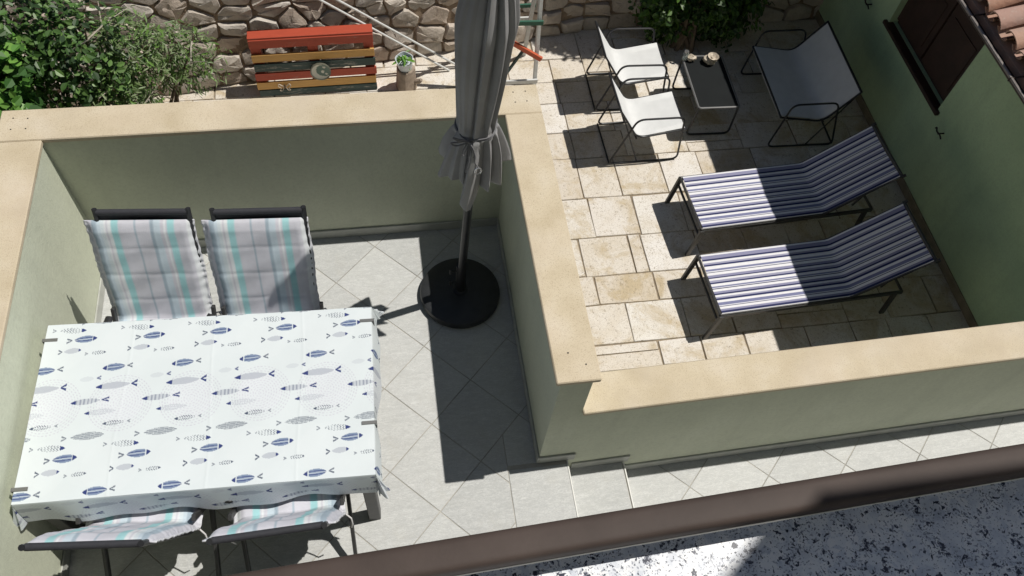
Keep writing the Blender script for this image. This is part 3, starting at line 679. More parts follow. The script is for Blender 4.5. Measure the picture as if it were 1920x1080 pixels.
NAVY = np.array([.018, .035, .16]); BLUE = np.array([.19, .25, .37]); GREY = np.array([.40, .43, .49]); INK = np.array([.05, .07, .12]); LILAC = np.array([.56, .55, .64]); WHITE = np.array([.635, .69, .71])
PX, PY = .306, .588
def fish_print(u, v):
    """colour of the printed cloth at cloth coordinates (vectorised)"""
    c = np.tile(WHITE, (len(u), 1))
    def put(mask, colr, a=1.0):
        m = np.asarray(mask, float)[:, None] * a; c[:] = c * (1 - m) + colr * m
    def local(cx, cy, px=PX, py=PY):
        du = (u - cx + px / 2) % px - px / 2; dv = (v - cy + py / 2) % py - py / 2; return du, dv
    # faint washes and rings of dashes
    for cx, cy, R_, a in ((-.375, .30, .125, .07), (-.46, -.30 + .62, .11, .05)):
        du, dv = local(cx, cy); put(np.hypot(du, dv) < R_, np.array([.70, .74, .76]), a * 2.2)
        rr = np.hypot(du, dv); put(abs((rr * 55) % 1 - .5) > .42, GREY, .10 * 1.0 * (rr < R_).mean() + 0) if False else None
    for dx in (-PX, 0, PX):
        du, dv = local(-.375 + dx, .004, 3 * PX, PY); rr = np.hypot(du, dv); th = np.arctan2(dv, du); ri = np.floor(rr / .0118)
        inr = (rr < .142) & (abs(rr / .0118 - ri - .5) < .19); nseg = np.round(np.maximum(3, 2 * pi * (ri + .5) * .0118 / .0165)); seg = np.cos(th * nseg + ri * 2.4) > -.25
        put(inr & seg, LILAC * .9, .62)
        put(rr < .10, np.array([.70, .69, .77]), .18)
    def body(du, dv, L, H, f):
        x = du * f / (L / 2); return x, (abs(x) <= 1) & (abs(dv) < H / 2 * (1 - x * x) ** .75 * (1 if True else 0))
    def tail(du, dv, L, tl, f, w=.006, spread=.55):
        t = -(du * f) - L / 2 - .012; return (t > 0) & (t < tl) & (abs(abs(dv) - t * spread) < w * (.5 + t / tl * .6))
    for cx, cy, kind, f in ((-.635, .394, 'scale', 1), (-.572, .344, 'blue', 1), (-.622, .285, 'grey', 1), (-.505, .268, 'tiny', 1), (-.426, .188, 'blue', -1), (-.537, .133, 'faint', -1),
                            (-.418, .093, 'long', -1), (-.527, .020, 'band', -1), (-.455, -.035, 'dot', -1), (-.392, -.091, 'tinyl', -1), (-.492, -.146, 'ink', 1)):
        du, dv = local(cx, cy); dv = dv - du * .06 * (1 if kind not in ('scale',) else -.5)
        L, H = dict(scale=(.118, .030), blue=(.100, .037), grey=(.075, .028), tiny=(.066, .020), faint=(.062, .026), long=(.148, .034), band=(.125, .029), dot=(.135, .028), tinyl=(.092, .024), ink=(.142, .034))[kind]
        x, B = body(du, dv, L, H, f); head = B & (x > (.62 if kind in ('blue', 'long', 'band', 'dot', 'scale') else .68)); yn = dv / (H / 2)
        if kind == 'blue':
            put(B, BLUE); put(B & (abs(abs(yn) - .42 * np.sqrt(np.clip(1 - x * x, 0, 1))) < .12), NAVY, .8); put(B & (abs(yn) < .07), WHITE, .8); put(B & (abs(x - .6) < .05), WHITE, .9); put(B & (x > .64), NAVY); put(tail(du, dv, L - .006, .024, f, .0042, .42), INK, .9)
        elif kind == 'grey': put(B, GREY, .75); put(head, NAVY); put(tail(du, dv, L - .008, .018, f, .004, .6), INK)
        elif kind == 'faint': put(B, GREY, .3); put(tail(du, dv, L, .018, f, .004, .4), NAVY, .85)
        elif kind == 'long': put(B, GREY, .85); put(head, NAVY); put(tail(du, dv, L - .012, .026, f, .006, .5), NAVY)
        elif kind == 'band': put(B, GREY, .6); put(B & (np.sin(x * 24) > .3), np.array([.22, .25, .32]), .8); put(head, NAVY); put(tail(du, dv, L - .008, .032, f, .004, .28), NAVY)
        elif kind == 'dot': put(B & (np.sin(du * 900) * np.sin(dv * 900) > .1), GREY, .9); put(B & (abs(yn) > .8), GREY, .4); put(B & (x > .68), NAVY)
        elif kind == 'scale': put(B & ((np.sin(du * 480 + np.sin(dv * 700)) * np.sin(dv * 620) > .25)), INK, .8); put(head, NAVY); put(tail(du, dv, L + .01, .016, f, .003, .5), INK, .8)
        elif kind in ('tiny', 'tinyl'): put(B & (np.sin(du * 620 - abs(dv) * 500 * f) > .15) & (abs(yn) > .12), INK, .85); put(head, INK); put(tail(du, dv, L, .014, f, .003, .4), INK, .7)
        elif kind == 'ink': put(B & (np.sin(du * 560 + dv * 420) * np.sin(du * 560 - dv * 420) > -.12), INK, .8); put(tail(du, dv, L + .008, .022, f, .004, .45), INK, .8)
    return c
cv = []; cuv = []; cf = []
step = .0026
nu, nv = int(2 * TL / step) + 1, int(2 * TW / step) + 1
U, Vv = np.meshgrid(np.linspace(-TL - .004, TL + .004, nu), np.linspace(-TW - .004, TW + .004, nv), indexing='ij')
top = np.stack([U.ravel(), Vv.ravel(), np.full(U.size, TH + .0015) + .0014 * np.sin(U.ravel() * 9 + Vv.ravel() * 4) + .0008 * np.sin(U.ravel() * 23 - Vv.ravel() * 17) + sum(.0007 * np.exp(-((U.ravel() - c0 + .01 * np.sin(Vv.ravel() * 6 + c0 * 9)) / .006) ** 2) for c0 in (-.37, .02, .42)) + .0006 * np.exp(-((Vv.ravel() + .02 + .008 * np.sin(U.ravel() * 5)) / .006) ** 2)], 1)
f_top = np.array(grid_faces(nu, nv))[:, ::-1]
cl_top = fish_print(U.ravel(), Vv.ravel())
# hanging sides: walk round the edge, corners fan out into a loose pleat
a_, b_ = TL + .004, TW + .004; per = []
def edge(p, q, n, d0):
    for k in range(n): t = k / n; per.append((p[0] + (q[0] - p[0]) * t, p[1] + (q[1] - p[1]) * t, d0, 0, 0))
def corner(p, ang, d0, d1, n=22):
    for k in range(n + 1): t = k / n; per.append((p[0], p[1], d0 + (d1 - d0) * t, ang + t * pi / 2, 1))
DF, DB, DS = .185, .10, .13
corner((-a_, -b_), pi, DS, DF); edge((-a_, -b_), (a_, -b_), 420, DF); corner((a_, -b_), 1.5 * pi, DF, DS); edge((a_, -b_), (a_, b_), 240, DS)
corner((a_, b_), 0, DS, DB); edge((a_, b_), (-a_, b_), 420, DB); corner((-a_, b_), .5 * pi, DB, DS); edge((-a_, b_), (-a_, -b_), 240, DS)
nr = 46; sk = []; suv = []
for i, (x, y, d, ang, cor) in enumerate(per):
    for r in range(nr):
        t = r / (nr - 1)
        if cor:
            m_ = abs(math.sin((ang % (pi / 2)) * 2)); ln = d * (1 + .26 * m_); out = (.010 + .05 * m_ * t + .015 * math.sin((ang % (pi / 2)) * 12) * t) * t ** .5; ox, oy = cos(ang) * out, sin(ang) * out
            sk.append((x + ox, y + oy, TH + .001 - ln * t * (1 - .12 * m_))); suv.append((x + cos(ang) * ln * t, y + sin(ang) * ln * t))
        else:
            ex = 1 if abs(abs(y) - b_) < 1e-6 and abs(x) < a_ + 1e-6 else 0; nx, ny_ = (0, math.copysign(1, y)) if ex else (math.copysign(1, x), 0)
            s = x if ex else y; edge_d = (a_ - abs(x)) if ex else (b_ - abs(y))
            wav = .010 * (t ** .5) + t * (.012 * math.sin(s * 9.5) + .006 * math.sin(s * 23 + 1)) * min(1, edge_d / .15) + .012 * t
            sag = .012 * math.sin(s * 5.1 + 2) * t
            sk.append((x + nx * wav, y + ny_ * wav, TH + .001 - d * t - sag)); suv.append((x + nx * d * t, y + ny_ * d * t))
sk = np.array(sk); suv = np.array(suv); n = len(per)
fs = []
for i in range(n):
    j = (i + 1) % n
    for r in range(nr - 1): fs.append((i * nr + r, j * nr + r, j * nr + r + 1, i * nr + r + 1))
tcl = empty('tablecloth', (*TC, 0), TA); tag(tcl, 'white tablecloth printed with blue and grey fish on dining table', 'tablecloth')
def np_mesh(name, vs, fs, m, parent, colr, smooth=True):
    me = bpy.data.meshes.new(name); me.from_pydata(np.asarray(vs).tolist(), [], np.asarray(fs).tolist()); me.materials.append(M[m])
    ca = me.color_attributes.new('col', 'FLOAT_COLOR', 'POINT'); a = np.ones((len(vs), 4), np.float32); a[:, :3] = colr; ca.data.foreach_set('color', a.ravel())
    if smooth: me.polygons.foreach_set('use_smooth', [True] * len(me.polygons))
    o = bpy.data.objects.new(name, me); col.objects.link(o); o.parent = parent; return o
np_mesh('top_cloth', top, f_top, 'cloth', tcl, cl_top); np_mesh('hanging_cloth', sk, fs, 'cloth', tcl, fish_print(suv[:, 0], suv[:, 1]))
M['clip'] = mat('clip_metal', (.22, .22, .215), .4, .5, var=.1)
for (cx, cy, sx, lb) in ((-.722, .349, -1, 'grey tablecloth clip at far left table corner beside chair'), (.728, .353, 1, 'grey tablecloth clip at far right table corner'), (.719, -.184, 1, 'grey tablecloth clip halfway along right table edge'), (-.724, -.367, -1, 'grey tablecloth clip at near left table corner')):
    o = empty('tablecloth_clip', (TC[0] + cx * cos(TA) - cy * sin(TA), TC[1] + cx * sin(TA) + cy * cos(TA), TH), TA); tag(o, lb, 'clip', 'clips holding the tablecloth')
    e = sx * (TL + .013) - cx; i_ = sx * (TL - .052) - cx; lo, hi = min(e, i_), max(e, i_)
    MB().cbox(lo, hi, -.0085, .0085, .003, .006, .001).build('top_leaf', 'clip', o, 0)
    MB().cbox(min(e, e + sx * .003), max(e, e + sx * .003), -.0085, .0085, -.045, .0065, .001).build('spring', 'clip', o, 0)
    MB().cbox(lo, hi, -.0085, .0085, -.049, -.046, .001).build('bottom_leaf', 'clip', o, 0)

# ------------------------------------------------------------------ dining chairs and cushions
prof = [(.215, 1.075), (.0, .455), (-.455, .475)]
def make_dining_chair():
    r = empty('dining_chair'); w = .212
    def sling(p, q, name, sag, sleeve):
        m_ = MB(); nn = 14; wd = w - .008
        for s in range(nn + 1):
            t = s / nn; y = p[0] + (q[0] - p[0]) * t; z = p[1] + (q[1] - p[1]) * t
            for k in range(9):
                x = -wd + 2 * wd * k / 8; d = sag * (1 - (x / wd) ** 2); m_.v.append((x, y + d * .4, z - d))
        m_.f = grid_faces(nn + 1, 9); o0 = len(m_.v); m_.v += [(x, y + .004, z - .006) for x, y, z in m_.v]; m_.f += [tuple(i + o0 for i in f)[::-1] for f in m_.f]
        return m_.build(name, 'sling', r)
    sling(prof[0], (.012, .48), 'backrest', .012, 1); sling((-.02, .458), prof[2], 'seat', .015, 1)
    MB().tube([(-w + .006, prof[0][0], prof[0][1]), (w - .006, prof[0][0], prof[0][1])], .015, 10).build('top_bar', 'sling', r)
    MB().tube([(-w, -.455, .47), (w, -.455, .47)], .013, 8).build('front_bar', 'black_metal', r)
    for s in (-1, 1):
        x = s * w
        MB().tube(rpath([(x, .221, 1.092), (x, .0, .458), (x, -.455, .47)], .06), .0125, 8).build('side_tube', 'black_metal', r)
        X = s * (w + .032)
        bar('leg', (X, -.40, .002), (X, -.02, .595), .03, .018, 'grey_metal', r)
        bar('leg', (X - s * .012 + s * .024, .17, .002), (X + s * .012, -.33, .600), .034, .018, 'grey_metal', r)
        am = MB(); nn = 12                                   # moulded armrest, drooping at the front
        for k in range(nn + 1):
            t = k / nn; y = -.085 - .33 * t; z = .612 + .018 * sin(t * pi) - .05 * max(0, t - .8) ** 1 * 5 * .4; hw = .024 * (.75 + .4 * sin(min(1, t * 1.1) * pi)) ; hh = .013
            for a in range(10): q = 2 * pi * a / 10; am.v.append((X + cos(q) * hw, y, z + sin(q) * hh))
        am.f = grid_faces(nn + 1, 10, True) + [tuple(range(10))[::-1], tuple(nn * 10 + a for a in range(10))]
        am.build('armrest', 'black_plastic', r)
    bar('stretcher', (-w - .03, .165, .02), (w + .03, .165, .02), .022, .022, 'grey_metal', r); bar('stretcher', (-w - .03, -.395, .02), (w + .03, -.395, .02), .022, .022, 'grey_metal', r)
    return r
TEAL = (.33, .58, .61); LB = (.50, .59, .66); LIL = (.555, .56, .62); GT = (.33, .41, .48); WH = (.68, .71, .74)
STR = [(0, LIL), (.018, GT), (.06, LB), (.10, (.58, .65, .69)), (.14, WH), (.155, LIL), (.175, WH), (.21, TEAL), (.285, LIL), (.44, GT), (.46, LIL), (.60, GT), (.648, LB), (.71, WH), (.725, LIL), (.745, WH), (.77, LIL), (.785, TEAL), (.865, LIL), (.985, WH)]
def stripes(t, S):
    ed = np.array([s[0] for s in S]); cc = np.array([s[1] for s in S]); return cc[np.clip(np.searchsorted(ed, t, 'right') - 1, 0, len(S) - 1)]
def make_cushion(name, seed, flip=False):
    r = np.random.default_rng(seed); W = .252; ns, nt = 150, 64
    P = [Vector((0, .203, 1.035)), Vector((0, -.005, .475)), Vector((0, -.46, .492))]; P = rpath(P, .05, 8)
    d = [0.]
    for a, b in zip(P, P[1:]): d.append(d[-1] + (b - a).length)
    S = np.linspace(0, d[-1], ns); y = np.interp(S, d, [p.y for p in P]); z = np.interp(S, d, [p.z for p in P])
    ty, tz = np.gradient(y), np.gradient(z); l = np.hypot(ty, tz); ny_, nz_ = tz / l, -ty / l
    if nz_[-1] < 0: ny_, nz_ = -ny_, -nz_
    t = np.linspace(-1, 1, nt); Sg, Tg = np.meshgrid(S, t, indexing='ij')
    core = np.clip((1 - abs(Tg) / .93), 0, 1); env = np.clip(core * 7, 0, 1) ** .5
    ends = np.clip(np.minimum(Sg, d[-1] - Sg) / .05, 0, 1) ** .5
    tuft = np.ones_like(Sg)
    for q in (.145, .30, .455, .61, .78, .94): tuft -= .07 * np.exp(-((Sg - q) / .012) ** 2)
    th = .030 * env * ends * tuft * (1 + .10 * np.sin(Tg * 9 + Sg * 13 + seed) + .07 * np.sin(Sg * 41 + Tg * 5 + seed)) + .006
    pleat = .0025 * np.sin(Sg * 140 + seed + 3 * np.sin(Sg * 23)) * np.clip((abs(Tg) - .90) / .05, 0, 1)
    wav = .003 * np.sin(Sg * 17 + seed) + .0012 * np.sin(Sg * 120)
    x = Tg * W + np.sign(Tg) * wav * (abs(Tg) > .7) * abs(Tg)
    hh = th + pleat
    topv = np.stack([x, y[:, None] + ny_[:, None] * hh, z[:, None] + nz_[:, None] * hh], -1).reshape(-1, 3)
    lo = .012 + pleat * 0 - pleat; botv = np.stack([x, y[:, None] + ny_[:, None] * (pleat + .001), z[:, None] + nz_[:, None] * (pleat + .001)], -1).reshape(-1, 3)
    f = np.array(grid_faces(ns, nt)); fb = f[:, ::-1] + ns * nt; rim = []
    N = ns * nt
    for i in range(ns - 1): rim += [(i * nt, (i + 1) * nt, N + (i + 1) * nt, N + i * nt), (i * nt + nt - 1, N + i * nt + nt - 1, N + (i + 1) * nt + nt - 1, (i + 1) * nt + nt - 1)]
    for j in range(nt - 1): rim += [(j, N + j, N + j + 1, j + 1), ((ns - 1) * nt + j, (ns - 1) * nt + j + 1, N + (ns - 1) * nt + j + 1, N + (ns - 1) * nt + j)]
    tt = ((Tg + 1) / 2).ravel(); cl = stripes(np.clip((tt - .06) / .88, 0, 1), STR); cl[abs(Tg.ravel()) > .94] = (.58, .59, .63)
    root = empty(name); np_mesh('pad', np.concatenate([topv, botv]), np.concatenate([f, fb, np.array(rim)]), 'cushion', root, np.concatenate([cl, cl * .9]))
    for s in (-1, 1):                                          # tie ribbons at the seat joint and on top
        MB().tube([(s * W * .98, .0, .49), (s * (W + .02), .02, .47), (s * (W + .022), .035, .43), (s * (W + .012), .03, .36)], [.004, .004, .004, .003], 6).build('tie_ribbon', mat('ribbon', (.6, .59, .6), .9, var=.05) if 'ribbon' not in M else M['ribbon'], root)
    return root
M['ribbon'] = mat('ribbon', (.6, .59, .6), .9, var=.05)
chairs = [((-1.02, 1.042, 0), -4.4, 'far left'), ((-.482, 1.0, 0), -3.0, 'far right'), ((-1.062, -.08, 0), 180 - 5.3, 'near left'), ((-.418, -.118, 0), 180 + 1.2, 'near right')]
dc = make_dining_chair()
clab = {'far left': 'black folding dining chair at far table side next to left wall', 'far right': 'black folding dining chair at far table side nearer the umbrella', 'near left': 'black folding dining chair at near table side against left wall', 'near right': 'black folding dining chair at near table side beside right table leg'}
klab = {'far left': 'striped padded cushion on far chair next to left wall fully in sun', 'far right': 'striped padded cushion on far chair with umbrella shadow across it', 'near left': 'striped padded cushion on near left chair tucked under table', 'near right': 'striped padded cushion on near right chair tucked under table'}
for i, (loc, rz, k) in enumerate(chairs):
    o = dc if i == 0 else copy_tree(dc); o.location = loc; o.rotation_euler.z = radians(rz); tag(o, clab[k], 'chair', 'dining chairs round the table')
    q = make_cushion('chair_cushion', 3 + i); q.location = (loc[0] - (.022 if i < 2 else 0), loc[1], 0); q.rotation_euler.z = radians(rz); tag(q, klab[k], 'cushion', 'striped cushions on the dining chairs')

# ------------------------------------------------------------------ umbrella and its base
UX, UY = .532, 1.30
ub = empty('umbrella_base', (UX, UY, 0)); tag(ub, 'round dark umbrella base on grey floor tiles', 'umbrella base')
MB().lathe([(.225, 0), (.24, .008), (.243, .03), (.238, .052), (.22, .062), (.12, .068), (.05, .071), (.04, .071)], n=64).build('slab', 'base_slab', ub, 30)
sleeve = MB().lathe([(.045, .0715), (.044, .078), (.030, .082), (.029, .33), (.031, .335), (.026, .338)], n=20).build('sleeve', 'black_metal', ub)
for z in (.16, .28):
    k = MB(); k.tube([(-.028, -.004, z), (-.06, -.006, z)], .005, 6); k.tube([(-.062, -.006, z - .022), (-.062, -.006, z + .022)], .007, 8); k.build('knob', 'black_plastic', sleeve)
um = empty('patio_umbrella', (UX, UY, .1)); tag(um, 'closed grey patio umbrella tied with cord beside partition wall', 'umbrella'); LEAN = (.016, -.07)
MB().tube([(0, 0, 0), (LEAN[0] * 2.68, LEAN[1] * 2.68, 2.68)], .0235, 16).build('pole', 'black_metal', um)
na, nz = 340, 124; ph = [(.0, .82), (.05, .835)]
zs = np.linspace(1.10, 2.72, nz); th = np.linspace(0, 2 * pi, na, endpoint=False)
Z, A = np.meshgrid(zs, th, indexing='ij'); TIE = 1.60
hem = .05 * (.5 + .5 * np.sin(A * 2 + 2.3)) + .035 * np.sin(A * 5 + 1) + .20 * np.clip(np.cos(A - pi), 0, 1) ** .7 + .16 * np.clip(np.cos(A), 0, 1) ** .7
s_ = np.clip((TIE - Z) / (TIE - 1.10), 0, 1); Zr = np.where(Z < TIE, Z + hem * s_ ** 1.5, Z)
up = np.clip((Z - TIE) / .9, 0, 1)
r0 = np.where(Z >= TIE, .088 + .046 * np.sin(np.clip((Z - TIE) / .75, 0, 1) * pi / 2) ** 1.2, .088 + .115 * s_ ** .6 * (1 - .22 * s_))
r0 = r0 * np.where(Z > 2.2, 1 - .82 * (np.clip(Z - 2.2, 0, 1) / .52) ** 1.15, 1)
f1 = A * 9 + .55 * np.sin(Z * 3.1) + 1.5 * np.sin(A * 2 + Z * .8) + .5 * np.sin(A * 5 - Z * 1.7); f2 = A * 17 + 2.0 * np.sin(A * 3 + Z) + .9 * np.sin(Z * 2.3)
fr = 1 - (f1 / (2 * pi)) % 1; fold = np.where(fr < .80, (fr / .80) ** .85, ((1 - fr) / .20) ** 1.2)          # overlapping pleats
fr2 = (f2 / (2 * pi)) % 1; fold2 = np.where(fr2 < .65, fr2 / .65, (1 - fr2) / .35)
amp = np.where(Z >= TIE, .30 + .05 * np.sin(A * 3), .30 + .26 * s_ ** .6) * np.clip(abs(Z - TIE) / .05, .35, 1)
rr = r0 * (1 - amp * (1 - fold) - amp * .24 * (1 - fold2)) * (1 + .05 * np.sin(A * 2 + .6) + .03 * np.sin(Z * 6 + A * 4))
tw = .18 * (Z - TIE)
vx = rr * np.cos(A + tw) + LEAN[0] * (Zr - .1); vy = rr * np.sin(A + tw) + LEAN[1] * (Zr - .1)
cvs = np.stack([vx, vy, Zr - .1], -1).reshape(-1, 3); cfs = np.array(grid_faces(nz, na, True))
me = bpy.data.meshes.new('canopy'); me.from_pydata(cvs.tolist() + [(LEAN[0] * 2.65, LEAN[1] * 2.65, 2.66)], [], cfs.tolist() + [((nz - 1) * na + k, (nz - 1) * na + (k + 1) % na, nz * na) for k in range(na)])
me.materials.append(M['canopy']); me.polygons.foreach_set('use_smooth', [True] * len(me.polygons)); cano = bpy.data.objects.new('canopy', me); col.objects.link(cano); cano.parent = um
so_ = cano.modifiers.new('thick', 'SOLIDIFY'); so_.thickness = .003
tz_ = TIE - .1
tc = MB(); P = []
for k in range(48):
    a = 2 * pi * k / 48; rr_ = .0905 + .004 * sin(5 * a); P.append((rr_ * cos(a) + LEAN[0] * tz_, rr_ * sin(a) + LEAN[1] * tz_, tz_ + .012 * sin(a + 1)))
tc.tube(P, .0035, 6, closed=True); tc.tube([(x, y, z + .009) for x, y, z in P], .0032, 6, closed=True)
kx, ky = LEAN[0] * tz_ - .045, LEAN[1] * tz_ - .088
for dx, dz in ((-.075, .05), (-.085, .015), (-.03, -.055), (.03, -.07)):
    tc.tube(rpath([(kx, ky, tz_), (kx + dx * .6, ky - .02, tz_ + dz * .5 + .01), (kx + dx, ky - .018, tz_ + dz), (kx + dx * .7, ky - .02, tz_ + dz - .022), (kx + .004, ky - .006, tz_ - .004)], .02, 4), .0035, 6)
tc.tube(rpath([(kx, ky, tz_), (kx + .03, ky - .025, tz_ - .06), (kx + .028, ky - .02, tz_ - .12), (kx + .045, ky - .025, tz_ - .15)], .03), .0035, 6)
tc.tube(rpath([(kx, ky, tz_), (kx + .005, ky - .025, tz_ - .08), (kx - .01, ky - .03, tz_ - .17)], .03), .0035, 6)
tcord = tc.build('tie_cord', 'cord', cano)
MB().tube([(kx + .045 + .015 * cos(a), ky - .028, tz_ - .172 + .022 * sin(a)) for a in np.linspace(0, 2 * pi, 14, endpoint=False)], .004, 6, closed=True).build('hook', 'steel', cano)

# ------------------------------------------------------------------ sun loungers
LS = []; r_ = random.Random(8); t = 0.
pal = [((.72, .72, .75), .024), ((.012, .018, .085), .018), ((.24, .24, .37), .032), ((.74, .74, .77), .022), ((.012, .018, .085), .013), ((.70, .70, .75), .010), ((.18, .19, .33), .026), ((.74, .74, .77), .034), ((.012, .018, .095), .020), ((.30, .30, .42), .018)]
k = 0
while t < 1.0:
    c_, w_ = pal[k % len(pal)]; LS.append((t, c_)); t += w_ * (1 + .35 * r_.uniform(-1, 1)) * 1.35; k += 1
def make_lounger():
    r = empty('sun_lounger'); HW = .295; L1 = 1.155; SH = .365; BL, BA = .655, radians(39)
    pts = [(0.012, SH)] + [(L1, SH)] + [(L1 + BL * cos(BA), SH + BL * sin(BA))]
    P = rpath([(p[0], 0, p[1]) for p in pts], .03, 4); d = [0.]
    for a, b in zip(P, P[1:]): d.append(d[-1] + (b - a).length)
    ns, nt = 60, 300; S = np.linspace(0, d[-1], ns); X = np.interp(S, d, [p.x for p in P]); Z = np.interp(S, d, [p.z for p in P]); T = np.linspace(-1, 1, nt)
    Sg, Tg = np.meshgrid(S, T, indexing='ij'); sag = .012 * (1 - Tg ** 2); edge_ = .016 * np.clip((abs(Tg) - .93) / .07, 0, 1) ** 2
    v = np.stack([np.broadcast_to(X[:, None], Sg.shape), Tg * HW, Z[:, None] + .018 - sag - edge_], -1).reshape(-1, 3)
    N = len(v); v2 = v.copy(); v2[:, 2] -= .003; f = np.array(grid_faces(ns, nt)); cl = stripes(((Tg + 1) / 2).ravel(), LS)
    np_mesh('fabric', np.concatenate([v, v2]), np.concatenate([f, f[:, ::-1] + N]), 'lounger_fabric', r, np.concatenate([cl, cl * .8]))
    for s in (-1, 1):
        y = s * (HW - .012)
        MB().tube(rpath([(.0, y, SH), (L1, y, SH), (L1 + .02 + BL * cos(BA), y, SH + .012 + BL * sin(BA))], .04), .0135, 8).build('side_rail', 'grey_metal', r)
        bar('side_rail', (.0, s * (HW - .004), SH - .022), (1.62, s * (HW - .004), SH - .022), .036, .022, 'grey_metal', r)
        bar('leg', (.012, s * (HW + .002), SH - .01), (-.035, s * (HW + .002), .0), .042, .026, 'grey_metal', r); bar('leg', (1.56, s * (HW - .006), SH - .03), (1.60, s * (HW - .006), .0), .042, .026, 'grey_metal', r)
        bar('back_prop', (L1 + .40, s * .22, SH + .26), (L1 + .30, s * .22, SH - .02), .016, .016, 'grey_metal', r)
    for x, z in ((.0, SH - .004), (.01, SH - .11), (1.62, SH - .022)): MB().tube([(x, -HW + .01, z), (x, HW - .01, z)], .012, 8).build('cross_bar', 'grey_metal', r)
    ex, ez = L1 + .02 + BL * cos(BA), SH + .012 + BL * sin(BA); MB().tube([(ex, -HW + .012, ez), (ex, HW - .012, ez)], .0135, 8).build('cross_bar', 'grey_metal', r)
    for s in (-1, 1): MB().tube([(ex - .01, s * HW, ez - .006), (ex + .022, s * HW, ez + .02)], .014, 8).build('end_cap', 'grey_metal', r)
    return r
lo = make_lounger(); lo.location = (2.672, 1.935, ZP); lo.rotation_euler.z = radians(2.6); tag(lo, 'striped blue and white sun lounger nearer the low wall', 'sun lounger', 'striped sun loungers on the stone patio')
l2 = copy_tree(lo); l2.location = (2.742, 2.772, ZP); l2.rotation_euler.z = radians(3.2); tag(l2, 'striped blue and white sun lounger nearer the coffee table', 'sun lounger', 'striped sun loungers on the stone patio')

# ------------------------------------------------------------------ lounge chairs, two-seater, coffee table (front faces +x)
def make_lounge(name, W):
    r = empty(name); hw = W / 2; seat = [(-.245, .69), (-.02, .335), (.415, .415)]
    P = rpath([(p[0], 0, p[1]) for p in seat], .09, 8); P = P + [Vector((.432, 0, .395))]
    m_ = MB(); nt = 13
    for off in (0, -.006):
        for i, p in enumerate(P):
            for k in range(nt): tt = -1 + 2 * k / (nt - 1); m_.v.append((p.x, tt * hw * .97, p.z + off - .008 * (1 - tt * tt)))
    n = len(P); f = grid_faces(n, nt); m_.f = f + [tuple(i + n * nt for i in q)[::-1] for q in f]
    m_.build('sling', 'white_mesh', r, 60)
    m_ = MB(); m_.tube([(-.248, -hw, .695), (-.248, hw, .695)], .011, 8); m_.build('top_bar', 'black_metal', r)
    MB().tube([(.425, -hw, .40), (.425, hw, .40)], .011, 8).build('front_bar', 'black_metal', r)
    MB().tube([(-.03, -hw, .318), (-.03, hw, .318)], .010, 8).build('cross_bar', 'black_metal', r); MB().tube([(-.24, -hw - .012, .02), (-.24, hw + .012, .02)], .009, 8).build('cross_bar', 'black_metal', r)
    for s in (-1, 1):
        y = s * (hw + .0); MB().tube(rpath([(-.248, y, .695), (-.02, y, .325), (.425, y, .40)], .09), .009, 8).build('sling_tube', 'black_metal', r)
        y = s * (hw + .016)
        MB().tube(rpath([(-.245, y, .012), (-.07, y, .585), (.37, y, .575), (.435, y, .012)], .07, 6, True), .0095, 8, closed=True).build('side_frame', 'black_metal', r)
        MB().tube([(-.21, s * (hw + .002), .62), (.03, s * (hw + .008), .02)], .0065, 8).build('rear_strut', 'black_metal', r)
    return r
c1 = make_lounge('lounge_chair', .475); c1.location = (2.475, 3.82, ZP); c1.rotation_euler.z = radians(1.0); tag(c1, 'pale mesh lounge chair with black tube frame nearer the sun loungers', 'chair', 'pale mesh lounge chairs')
c2 = copy_tree(c1); c2.location = (2.485, 4.50, ZP); c2.rotation_euler.z = radians(-.5); tag(c2, 'pale mesh lounge chair with black tube frame nearer the rubble wall', 'chair', 'pale mesh lounge chairs')
lv = make_lounge('two_seater', .965); lv.location = (4.30, 4.135, ZP); lv.rotation_euler.z = radians(178.5); tag(lv, 'wide pale mesh two seater in shade against green house', 'bench')
ct = empty('coffee_table', (3.305, 4.17, ZP)); ct.rotation_euler.z = radians(-1.5); tag(ct, 'low black coffee table with grey rim between lounge chairs', 'table')
MB().cbox(-.195, .195, -.34, .34, .405, .413, .002).build('tabletop', 'table_glass', ct, 0)
MB().tube(rpath([(-.2, -.345, .408), (.2, -.345, .408), (.2, .345, .408), (-.2, .345, .408)], .03, 4, True), .0105, 8, closed=True).build('rim', 'table_frame', ct)
for s in (-1, 1): MB().tube(rpath([(-.195, s * .335, .40), (-.215, s * .31, .012), (.215, s * .31, .012), (.195, s * .335, .40)], .06), .0105, 8).build('leg_frame', 'black_metal', ct)
def rock(name, loc, r, label, cat, seed, m='shell', flat=.6):
    q = random.Random(seed); m_ = MB(); nr, na = 7, 12
    for i in range(nr):
        p = pi * i / (nr - 1)
        for k in range(na): a = 2 * pi * k / na; e = r * (1 + .22 * q.uniform(-1, 1)); m_.v.append((e * sin(p) * cos(a) * 1.25, e * sin(p) * sin(a), e * cos(p) * flat))
    m_.f = grid_faces(nr, na, True); o = m_.build(name, m, None, 30); o.location = loc; tag(o, label, cat); return o
sh = rock('seashell', (3.36, 4.42, ZP + .452), .055, 'large ribbed seashell on black coffee table', 'shell', 3)
MB().lathe([(.018, 0), (.05, .03), (.056, .05), (.05, .045), (.01, .012)], (.02, -.01, .0), 14, lambda a, z: 1 + .12 * sin(7 * a)).build('opening', 'shell', sh)
rock('round_stone', (3.185, 4.46, ZP + .445), .04, 'small tan stone on corner of black coffee table', 'stone', 5, flat=.75)
gj = empty('glass_jar', (3.12, 4.47, ZP + .42)); tag(gj, 'small glass jar on rim of coffee table corner', 'jar')
